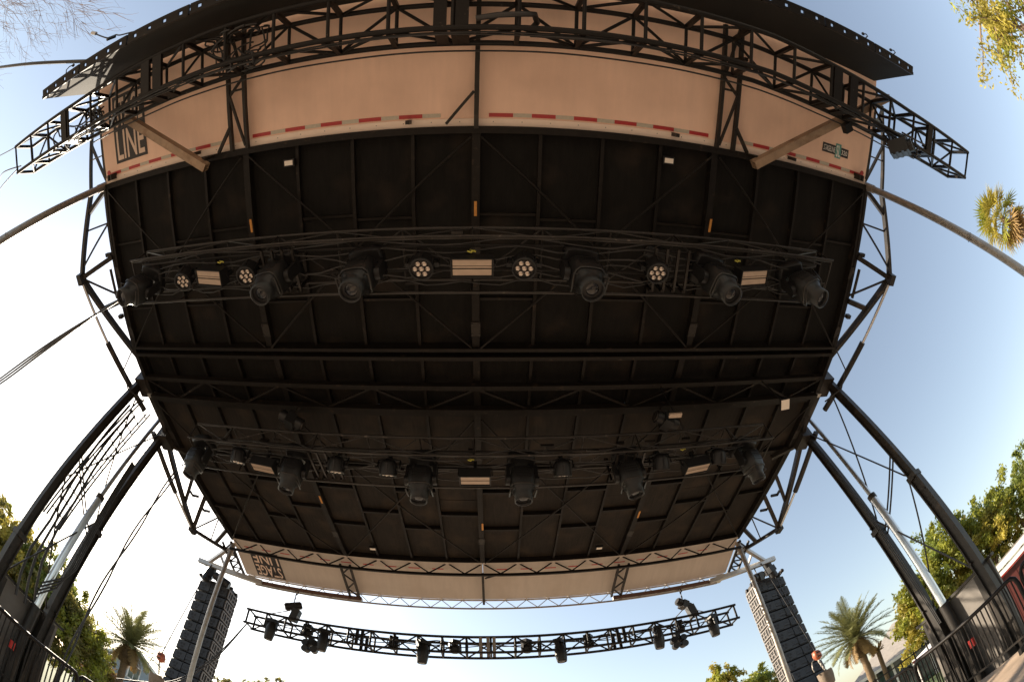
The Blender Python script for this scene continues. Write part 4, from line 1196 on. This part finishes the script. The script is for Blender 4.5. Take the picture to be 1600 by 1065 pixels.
MB().tube((-5.42, -2.09, 4.60), (-5.56, -2.16, 4.62), 0.028, 8).build('plug', M['silver'], dc)
MB().tube((-5.0, -1.88, 4.66), (-5.04, -1.85, 4.52), 0.028, 8).build('plug', M['body'], dc)
cable('return_cable', 'slack black cables from the left end of the far truss to the ground', [[(-5.86, 9.75, 3.52), (-6.15, 9.55, 2.65 - 0.08 * j), (-6.45, 9.35, 1.95 - 0.1 * j), (-6.95, 8.9, 1.05 - 0.06 * j), (-7.9, 8.2, 0.35)] for j in range(2)], 0.016)

# ------------------------------------------------------------------ foliage
def leaf_mesh(name, m, pts, size, flat=0.3):
    """many small leaf quads (folded diamond) at the given points"""
    n = len(pts)
    d = rng.normal(size=(n, 3)); d /= np.linalg.norm(d, axis=1)[:, None]
    e = rng.normal(size=(n, 3)); e[:, 2] -= 0.4
    e -= (e * d).sum(1)[:, None] * d; e /= np.linalg.norm(e, axis=1)[:, None]
    s = size * rng.uniform(0.45, 1.6, n)[:, None]
    a = pts + e * s; b = pts + d * s * 0.42; c = pts - e * s * 0.9; f = pts - d * s * 0.42
    v = np.stack([a, b, c, f], 1).reshape(-1, 3)
    me = bpy.data.meshes.new(name)
    me.vertices.add(4 * n); me.vertices.foreach_set('co', v.ravel())
    me.loops.add(4 * n); me.loops.foreach_set('vertex_index', np.arange(4 * n, dtype=np.int32))
    me.polygons.add(n); me.polygons.foreach_set('loop_start', np.arange(0, 4 * n, 4, dtype=np.int32)); me.polygons.foreach_set('loop_total', np.full(n, 4, np.int32))
    me.materials.append(m); me.update(); me.validate()
    return me
def crown_points(center, rad, nclump, per, csize, shell=0.5):
    """leaf positions in drooping sprays that point outward from the crown's middle"""
    c = np.array(center); r = np.array(rad)
    out = []
    for i in range(nclump):
        d = rng.normal(size=3); d /= np.linalg.norm(d)
        if d[2] < -0.35: d[2] *= -0.6
        rr = shell + (1 - shell) * rng.random() ** 0.55
        p = c + d * r * rr * (0.78 + 0.36 * rng.random())
        axis = d * np.array([1, 1, 0.5]) + rng.normal(size=3) * 0.35 + np.array([0, 0, rng.uniform(-0.5, 0.45)])
        axis /= np.linalg.norm(axis)
        k = int(per * rng.uniform(0.4, 1.6))
        t = rng.uniform(-1, 1, k)
        L = csize * rng.uniform(1.1, 2.4)
        w = csize * rng.uniform(0.25, 0.55)
        q = t[:, None] * axis * L * 0.7 + rng.normal(size=(k, 3)) * w * (1.1 - 0.5 * np.abs(t))[:, None]
        q[:, 2] -= 0.22 * L * (t + 0.4) ** 2
        out.append(p + q)
    return np.concatenate(out)
def tree(label, x, y, h, rad, leaf, nclump=90, per=150, csize=0.36, lsize=0.10, name='tree', trunk_r=0.16, group='trees around the stage', crown_low=0.25):
    th = thing(name, label, 'tree', (x, y, GZ), group)
    top = GZ + h
    cz = top - rad[2]
    pts = crown_points((0, 0, cz - GZ), rad, nclump, per, csize)
    for i, fr in enumerate((0.6, 0.4)):
        sel = pts[rng.random(len(pts)) < 2] if i == 2 else (pts[: int(len(pts) * 0.6)] if i == 0 else pts[int(len(pts) * 0.6):])
        o = bpy.data.objects.new('crown', leaf_mesh('crown', M[leaf[i % len(leaf)]], sel, lsize)); C.objects.link(o); o.parent = th
    tr = MB()
    tr.path([(0, 0, 0), (0.06, 0.02, (cz - GZ) * 0.5), (-0.04, 0.05, cz - GZ), (0.05, 0, (cz - GZ) + rad[2] * 0.6)], [trunk_r, trunk_r * 0.8, trunk_r * 0.6, trunk_r * 0.2], 8)
    for k in range(7):
        a = 2 * math.pi * k / 7 + random.random()
        zz = (cz - GZ) * random.uniform(0.55, 1.0)
        e = Vector((math.cos(a) * rad[0] * 0.75, math.sin(a) * rad[1] * 0.75, zz + rad[2] * random.uniform(0.1, 0.6)))
        tr.path([(0, 0, zz), e * 0.5 + Vector((0, 0, zz * 0.5 + 0.1)), e], [trunk_r * 0.45, trunk_r * 0.3, trunk_r * 0.08], 6)
    trk = bpy.data.objects.new('trunk', tr.mesh('trunk', M['bark'])); C.objects.link(trk); trk.parent = th
    return th
def pol(az, d): return d * math.sin(R(az)), d * math.cos(R(az))

# right hand trees, sunlit
for (az, d, h, rad, leaf, lab, nc) in (
        (52.5, 25, 6.5, (2.2, 2.2, 3.0), ('leafA', 'leafD'), 'yellow green leafy tree beside the right date palm', 150),
        (57.0, 26, 8.4, (2.5, 2.5, 3.9), ('leafA', 'leafB'), 'tallest leafy green tree behind the right masts', 150),
        (61.5, 27, 7.4, (2.6, 2.6, 3.4), ('leafD', 'leafA'), 'broad yellowing tree behind the nearer right mast', 140),
        (66.5, 28, 7.6, (2.8, 2.8, 3.6), ('leafA', 'leafB'), 'dense green tree above the red roofed kiosk', 150),
        (72.5, 28, 7.0, (2.8, 2.8, 3.6), ('leafB', 'leafA'), 'darker green tree at the right edge past the kiosk', 120)):
    x, y = pol(az, d)
    tree(lab, x, y, h, rad, leaf, nc)
# left hand trees, against the sun
for (az, d, h, rad, leaf, lab, nc) in (
        (-66.0, 26, 6.5, (2.8, 2.8, 3.2), ('leafC', 'leafB'), 'olive tree at the far left edge below the small palm', 190),
        (-60.5, 25, 7.0, (2.7, 2.7, 3.5), ('leafC', 'leafD'), 'olive and tan tree seen between the left masts', 210),
        (-55.0, 25, 7.3, (2.6, 2.6, 3.7), ('leafB', 'leafC'), 'backlit green tree behind the left lifting cylinder', 210),
        (-50.5, 24, 5.8, (2.3, 2.3, 3.1), ('leafA', 'leafC'), 'drooping bright green tree left of the left date palm', 180),
        (-47.2, 30, 5.0, (1.7, 1.7, 2.2), ('leafC', 'fronddry'), 'brownish tree directly behind the left date palm', 80)):
    x, y = pol(az, d)
    tree(lab, x, y, h, rad, leaf, nc)
# tree tops low in the middle
for (az, d, h, rad, leaf, lab) in (
        (27.0, 30, 8.9, (1.1, 1.1, 1.6), ('leafA', 'leafD'), 'small sunlit tree top at the bottom edge, left of the right array'),
        (31.0, 32, 8.0, (1.2, 1.2, 1.5), ('leafB', 'leafA'), 'small green tree top just left of the right speaker array'),
        (34.6, 30, 7.2, (1.2, 1.2, 1.5), ('leafB', 'leafC'), 'dark green tree top behind the right speaker array'),
        (-31.5, 46, 9.6, (2.6, 2.6, 2.0), ('leafC', 'leafC'), 'pale hazy tree top right of the left corner pole'),
        (-26.5, 50, 12.6, (2.8, 2.8, 2.0), ('leafC', 'leafA'), 'pale hazy tree top along the bottom edge near the left')):
    x, y = pol(az, d)
    tree(lab, x, y, h, rad, leaf, 50, 90, 0.30, 0.12)

# feathery tree at the top right corner
fx, fy = pol(115.5, 15.5)
th = thing('feathery_tree', 'sparse yellow green feathery tree in the top right corner', 'tree', (fx, fy, GZ), 'trees around the stage')
H0 = 9.6
tr = MB()
tr.path([(0, 0, 0), (0.1, 0, 3), (0, 0.1, 6), (0.1, 0, 9.5)], [0.22, 0.18, 0.12, 0.05], 8)
pts = []
ptsd = []
for k in range(50):
    z0 = random.uniform(5.2, 9.8)
    a = random.uniform(0, 2 * math.pi)
    L = random.uniform(1.0, 2.9) * (1.15 - 0.06 * (z0 - 5))
    P = [Vector((0, 0, z0))]
    d = Vector((math.cos(a), math.sin(a), 0.35))
    for j in range(6):
        d = (d + Vector((random.uniform(-.3, .3), random.uniform(-.3, .3), random.uniform(-.22, .12)))).normalized()
        P.append(P[-1] + d * L / 6)
    tr.path(P, [0.05, 0.042, 0.034, 0.026, 0.02, 0.014, 0.008], 5)
    for j in range(2, 7):
        c = np.array(P[j])
        m_ = rng.normal(size=(30, 3)) * np.array([0.15, 0.15, 0.20])
        (pts if (k % 3) else ptsd).append(c + m_ - np.array([0, 0, 0.10]))
trk = bpy.data.objects.new('trunk', tr.mesh('trunk', M['twig'])); C.objects.link(trk); trk.parent = th
for P_, m_ in ((pts, 'leafD'), (ptsd, 'leafA')):
    o = bpy.data.objects.new('crown', leaf_mesh('crown', M[m_], np.concatenate(P_), 0.085)); C.objects.link(o); o.parent = th

# bare tree at the top left corner
bx_, by_ = pol(-116.5, 16.5)
th = thing('bare_tree', 'leafless tree with fine twigs in the top left corner', 'tree', (bx_, by_, GZ), 'trees around the stage')
trunk, twigs = MB(), MB()
def branch(p, d, L, r, depth):
    P = [p.copy()]
    rr = [r]
    n = 4
    for j in range(n):
        d = (d + Vector((random.uniform(-.22, .22), random.uniform(-.22, .22), random.uniform(-.08, .16)))).normalized()
        P.append(P[-1] + d * L / n); rr.append(r * (1 - 0.5 * (j + 1) / n))
    (trunk if depth < 2 else twigs).path(P, rr, 6 if depth < 2 else 4)
    if depth >= 5: return
    for k in range(4):
        j = random.choice((2, 3, 4, 4))
        nd = (d + Vector((random.uniform(-1, 1), random.uniform(-1, 1), random.uniform(-.35, .65))) * 0.62).normalized()
        branch(P[j], nd, L * random.uniform(0.58, 0.78), max(rr[j] * 0.6, 0.006), depth + 1)
branch(Vector((0, 0, 0)), Vector((0.02, 0, 1)), 5.6, 0.17, 0)
a_ = bpy.data.objects.new('trunk', trunk.mesh('trunk', M['twig'])); C.objects.link(a_); a_.parent = th
a_ = bpy.data.objects.new('twigs', twigs.mesh('twigs', M['twig'])); C.objects.link(a_); a_.parent = th

# date palms
def frond_mesh(L, droop, seed, m, lw=0.44):
    rd = random.Random(seed)
    mb = MB()
    P = []
    n = 14
    ang = 0.0
    p = Vector((0, 0, 0))
    for j in range(n + 1):
        P.append(p.copy())
        a = -droop * (j / n) ** 1.4
        p = p + Vector((math.cos(a), 0, math.sin(a))) * L / n
    mb.path(P, [0.03 * (1 - 0.85 * j / n) for j in range(n + 1)], 5)
    for j in range(1, n * 4):
        t = j / (n * 4)
        i = int(t * n); f_ = t * n - i
        q = P[i].lerp(P[min(i + 1, n)], f_)
        dirv = (P[min(i + 1, n)] - P[i]).normalized()
        ll = lw * (math.sin(math.pi * min(1, 0.12 + t * 0.9)) ** 0.6) * rd.uniform(0.8, 1.15)
        for s in (-1, 1):
            side = (Vector((0, s, 0)) * 0.85 + dirv * 0.75 + Vector((0, 0, rd.uniform(-0.1, 0.35)))).normalized()
            e = q + side * ll + Vector((0, 0, -0.05 * ll))
            w = dirv * 0.026
            mb.add([q - w, q + w, e + w * 0.5, e - w * 0.3], [(0, 1, 2, 3)])
    return mb.mesh('frond', m)
def date_palm(label, x, y, zc, fl, seed, nfr=64):
    th = thing('date_palm', label, 'palm tree', (x, y, GZ), 'date palms in front of the stage')
    rd = random.Random(seed)
    hz = zc - GZ
    tk = MB()
    P, rr = [], []
    for j in range(15):
        t = j / 14
        P.append((0.06 * math.sin(t * 3), 0, t * (hz - 1.1))); rr.append(0.21 + 0.03 * (j % 2))
    tk.path(P, rr, 12)
    o = bpy.data.objects.new('trunk', tk.mesh('trunk', M['palmbark'])); C.objects.link(o); o.parent = th
    cb = MB()
    cb.path([(0, 0, hz - 1.35), (0, 0, hz - 1.15), (0, 0, hz - 0.7), (0, 0, hz - 0.25), (0, 0, hz + 0.1)], [0.26, 0.40, 0.46, 0.36, 0.16], 14)
    for k in range(150):       # cut frond stubs
        a = rd.uniform(0, 6.28); z = rd.uniform(hz - 1.3, hz - 0.1)
        r0 = 0.40
        cb.bar((math.cos(a) * r0 * 0.8, math.sin(a) * r0 * 0.8, z - 0.08), (math.cos(a) * (r0 + 0.14), math.sin(a) * (r0 + 0.14), z + 0.10), 0.07, 0.03)
    o = bpy.data.objects.new('boot_ball', cb.mesh('boot_ball', M['palmbark'])); C.objects.link(o); o.parent = th
    ms = [frond_mesh(fl * f_, dr, seed + i, M['frond']) for i, (f_, dr) in enumerate(((1, 0.55), (0.95, 0.85), (1.05, 0.4), (0.9, 1.1)))]
    md = frond_mesh(fl * 0.7, 1.2, seed + 9, M['fronddry'])
    for k in range(nfr):
        el = R(-42 + 122 * (k / nfr) ** 0.85 + rd.uniform(-6, 6))
        az = k * 2.39996 + rd.uniform(-0.15, 0.15)
        me = md if k < 9 else ms[(k * 3) % 4]
        o = bpy.data.objects.new('frond', me); C.objects.link(o); o.parent = th
        o.location = (0, 0, hz)
        o.rotation_euler = Euler((rd.uniform(-0.3, 0.3), -el, az), 'XYZ')
    return th
x, y = pol(43.2, 28)
date_palm('date palm with full crown right of the right speaker array', x, y, 3.45, 2.9, 3)
x, y = pol(-43.6, 28)
date_palm('backlit date palm left of the left speaker array', x, y, 3.45, 2.9, 21)
x, y = pol(43.9, 29)
th = thing('palm_stump', 'short trimmed palm stub with ragged tan top by the right date palm', 'palm tree', (x + 0.7, y, GZ))
m_ = MB(); m_.path([(x + 0.7, y, GZ), (x + 0.75, y, GZ + 2.6), (x + 0.8, y, GZ + 4.3)], [0.16, 0.14, 0.15], 10); m_.build('trunk', M['palmbark'], th)
m_ = MB()
for k in range(60):
    a = random.uniform(0, 6.28)
    m_.bar((x + 0.8, y, GZ + 4.2), (x + 0.8 + 0.45 * math.cos(a), y + 0.45 * math.sin(a), GZ + 4.2 + random.uniform(0.0, 0.6)), 0.07, 0.02)
m_.build('ragged_top', M['fronddry'], th)

# fan palms
def fan_palm(label, x, y, zc, rad, seed, n=34, trunk_r=0.17):
    th = thing('fan_palm', label, 'palm tree', (x, y, GZ), 'fan palms')
    rd = random.Random(seed)
    hz = zc - GZ
    o = bpy.data.objects.new('trunk', MB().path([(0, 0, 0), (0.1, 0, hz * 0.5), (0, 0, hz)], [trunk_r * 1.2, trunk_r, trunk_r * 0.9], 10).mesh('trunk', M['palmbark'])); C.objects.link(o); o.parent = th
    def fan(m, k_):
        mb = MB()
        mb.path([(0, 0, 0), (rad * 0.5, 0, 0.04)], 0.016, 5)
        for j in range(22):
            a = R(-105 + 210 * j / 21)
            L = rad * 0.52 * rd.uniform(0.85, 1.1)
            c0 = Vector((rad * 0.5, 0, 0.04))
            d = Vector((math.cos(a), math.sin(a), -0.15 + 0.12 * (j % 2)))
            s = Vector((-math.sin(a), math.cos(a), 0)) * 0.045
            e = c0 + d * L
            mb.add([c0, c0 + d * L * 0.55 + s, e + Vector((0, 0, -0.1 * L)), c0 + d * L * 0.55 - s], [(0, 1, 2, 3)])
        return mb.mesh('fan_leaf', m)
    ms = [fan(M['leafA'], 0), fan(M['leafD'], 1), fan(M['leafD'], 2)]
    md = fan(M['fronddry'], 3)
    for k in range(n):
        el = R(-75 + 150 * k / n + rd.uniform(-8, 8)); az = k * 2.39996
        o = bpy.data.objects.new('fan_leaf', md if k < 7 else ms[k % 3]); C.objects.link(o); o.parent = th
        o.location = (0, 0, hz)
        o.rotation_euler = (rd.uniform(-0.5, 0.5), -el, az)
    return th
x, y = pol(91.5, 22)
fan_palm('tall fan palm rising past the right corner pole', x, y, 9.7, 1.75, 5)
x, y = pol(-63.8, 31)
fan_palm('small shaggy palm top above the trees at the far left', x, y, 4.9, 1.1, 8, 26)

# ------------------------------------------------------------------ buildings
def clapboard_house(label, cx, cy, rot, w, d, hw, hr, name, wallm, nrows, group=None):
    th = thing(name, label, 'house', (cx, cy, GZ), group)
    th.rotation_euler = (0, 0, rot)
    def lk(mb, nm, m, par=None):
        o = bpy.data.objects.new(nm, mb.mesh(nm, m)); C.objects.link(o); o.parent = par or th; return o
    wl = MB()
    wl.add([(-w / 2, -d / 2, 0), (w / 2, -d / 2, 0), (w / 2, d / 2, 0), (-w / 2, d / 2, 0), (-w / 2, -d / 2, hw), (w / 2, -d / 2, hw), (w / 2, d / 2, hw), (-w / 2, d / 2, hw), (0, -d / 2, hr), (0, d / 2, hr)],
           [(0, 1, 5, 8, 4), (2, 3, 7, 9, 6), (1, 2, 6, 5), (3, 0, 4, 7)])
    lk(wl, 'wall', wallm)
    for i in range(nrows):
        z = 0.2 + i * (hr - 0.3) / nrows
        half = w / 2 if z < hw else w / 2 * (hr - z) / (hr - hw)
        lk(MB().box((0, -d / 2 - 0.02, z + 0.09), (2 * half - 0.05, 0.03, (hr - 0.3) / nrows - 0.03)), 'clapboard', wallm)
    for s in (-1, 1):
        rf = lk(MB().bar((s * (w / 2 + 0.35) / 2, -d / 2 - 0.4, (hw + hr) / 2 + 0.02), (s * (w / 2 + 0.35) / 2, d / 2 + 0.4, (hw + hr) / 2 + 0.02), 0.01, 0.01), 'roof_core', M['shingle'])
        a, b = Vector((0, 0, hr + 0.1)), Vector((s * (w / 2 + 0.4), 0, hw - 0.4 * (hr - hw) / (w / 2) + 0.1))
        r_ = MB()
        vs = []
        for yy in (-d / 2 - 0.4, d / 2 + 0.4):
            for zz in (0, 0.12):
                vs += [(a.x, yy, a.z + zz), (b.x, yy, b.z + zz)]
        r_.add(vs, [(0, 1, 5, 4), (2, 6, 7, 3), (0, 2, 3, 1), (4, 5, 7, 6), (1, 3, 7, 5)])
        roof = lk(r_, 'roof', M['shingle'])
        lk(MB().bar((a.x, -d / 2 - 0.42, a.z), (b.x, -d / 2 - 0.42, b.z), 0.06, 0.22), 'bargeboard', M['white'])
    for (x, z, ww, hh) in ((-w * 0.25, hw * 0.45, 0.9, 1.3), (w * 0.22, hw * 0.45, 0.9, 1.3), (0, hw + (hr - hw) * 0.28, 0.9, 1.1)):
        fr = MB()
        for (dx, dz, sx_, sz_) in ((-ww / 2, 0, 0.1, hh + 0.2), (ww / 2, 0, 0.1, hh + 0.2), (0, hh / 2 + 0.05, ww, 0.12), (0, -hh / 2 - 0.05, ww + 0.2, 0.12), (0, 0, 0.05, hh)):
            fr.box((x + dx, -d / 2 - 0.06, z + dz), (sx_, 0.08, sz_))
        f_ = lk(fr, 'window', M['white'])
        lk(MB().box((x, -d / 2 - 0.045, z), (ww, 0.03, hh)), 'pane', M['window'], f_)
    return th
x, y = pol(-43.0, 40)
clapboard_house('pale blue clapboard house with white gable trim behind the left date palm', x, y, R(50), 8.0, 8, 4.0, 6.4, 'clapboard_house', M['wallblue'], 14)
# pavilion with a big grey hip roof, glazed under the eaves
x, y = pol(48.0, 37)
pv = thing('pavilion', 'glazed pavilion with large sloping grey roof behind the right date palm', 'building', (x, y, GZ))
pv.rotation_euler = (0, 0, R(-47))
def lk(mb, nm, m, par):
    o = bpy.data.objects.new(nm, mb.mesh(nm, m)); C.objects.link(o); o.parent = par; return o
W_, D_, HE, HR_ = 7.6, 8.0, 3.15, 6.0
r_ = MB()
r_.add([(-W_ / 2 - .4, -D_ / 2 - .5, HE), (W_ / 2 + .4, -D_ / 2 - .5, HE), (W_ / 2 + .4, D_ / 2 + .5, HE), (-W_ / 2 - .4, D_ / 2 + .5, HE), (-0.2, 0, HR_), (0.6, 0, HR_)], [(0, 1, 5, 4), (1, 2, 5), (2, 3, 4, 5), (3, 0, 4), (3, 2, 1, 0)])
lk(r_, 'roof', M['shingle'], pv)
for (a, b) in (((-W_ / 2 - .4, -D_ / 2 - .52, HE - .1), (W_ / 2 + .4, -D_ / 2 - .52, HE - .1)), ((-W_ / 2 - .42, -D_ / 2 - .5, HE - .1), (-W_ / 2 - .42, D_ / 2 + .5, HE - .1)), ((W_ / 2 + .42, -D_ / 2 - .5, HE - .1), (W_ / 2 + .42, D_ / 2 + .5, HE - .1))):
    lk(MB().bar(a, b, 0.06, 0.24), 'fascia', M['white'], pv)
lk(MB().box((0, 0.1, HE / 2 - 0.05), (W_ - 0.4, D_ - 0.4, HE - 0.15)), 'core', M['window'], pv)
for i in range(7):
    xx = -W_ / 2 + i * W_ / 6
    lk(MB().box((xx, -D_ / 2, HE / 2 - 0.05), (0.16, 0.16, HE - 0.1)), 'post', M['white'], pv)
    if i < 6:
        for (z, hh) in ((0.65, 1.1), (2.05, 1.4)):
            lk(MB().box((xx + W_ / 12, -D_ / 2 + 0.02, z), (W_ / 6 - 0.22, 0.04, hh)), 'pane', M['window'], pv)
# kiosk with white fascia and red wall at the right edge
x, y = pol(64.0, 15.5)
kk = thing('kiosk', 'dark red kiosk with double white roof fascia at the right edge', 'kiosk', (x, y, GZ))
kk.rotation_euler = (0, 0, R(-64))
lk(MB().box((1.6, 1.0, 1.15), (5.2, 2.0, 2.3)), 'wall', M['redwall'], kk)
for i in range(12):
    lk(MB().box((-0.9 + i * 0.45, -0.012, 1.15), (0.43, 0.024, 2.28)), 'wall_board', M['redwall'], kk)
lk(MB().box((1.6, 1.0, 2.76), (5.7, 2.5, 0.10)), 'roof', M['pipe'], kk)
lk(MB().box((1.6, -0.28, 2.66), (5.7, 0.05, 0.20)), 'fascia', M['white'], kk)
lk(MB().box((1.6, -0.22, 2.44), (5.6, 0.05, 0.16)), 'fascia', M['white'], kk)
lk(MB().box((1.6, -0.18, 2.33), (5.5, 0.05, 0.05)), 'trim', M['redrub'], kk)
# low fence and white canopy table beyond the right rail
x, y = pol(52, 17)
fn = thing('picket_fence', 'black picket fence in front of the pavilion on the right', 'fence', (x, y, GZ))
fn.rotation_euler = (0, 0, R(-47))
lk(MB().box((0, 0, 2.42), (6.0, 0.05, 0.05)), 'rail', M['steel'], fn)
lk(MB().box((0, 0, 1.3), (6.0, 0.04, 0.04)), 'rail', M['steel'], fn)
for i in range(13):
    lk(MB().box((-3.0 + i * 0.5, 0, 1.25), (0.05, 0.05, 2.5)), 'post', M['steel'], fn)
x, y = pol(52.5, 20)
cn = thing('canopy', 'small white canopy with red edge beyond the picket fence', 'canopy', (x, y, GZ))
cn.rotation_euler = (0, 0, R(-50))
r_ = MB(); r_.add([(-1.5, -1, 2.15), (1.5, -1, 2.15), (1.5, 1, 2.15), (-1.5, 1, 2.15), (0, 0, 2.5)], [(0, 1, 4), (1, 2, 4), (2, 3, 4), (3, 0, 4)])
lk(r_, 'canopy_top', M['white'], cn)
for (a, b) in (((-1.5, -1, 2.1), (1.5, -1, 2.1)), ((-1.5, 1, 2.1), (1.5, 1, 2.1))):
    lk(MB().bar(a, b, 0.04, 0.10), 'valance', M['redwall'], cn)
for sx_ in (-1, 1):
    for sy_ in (-1, 1):
        lk(MB().tube((sx_ * 1.45, sy_ * 0.95, 0), (sx_ * 1.45, sy_ * 0.95, 2.2), 0.03, 8), 'leg', M['white'], cn)
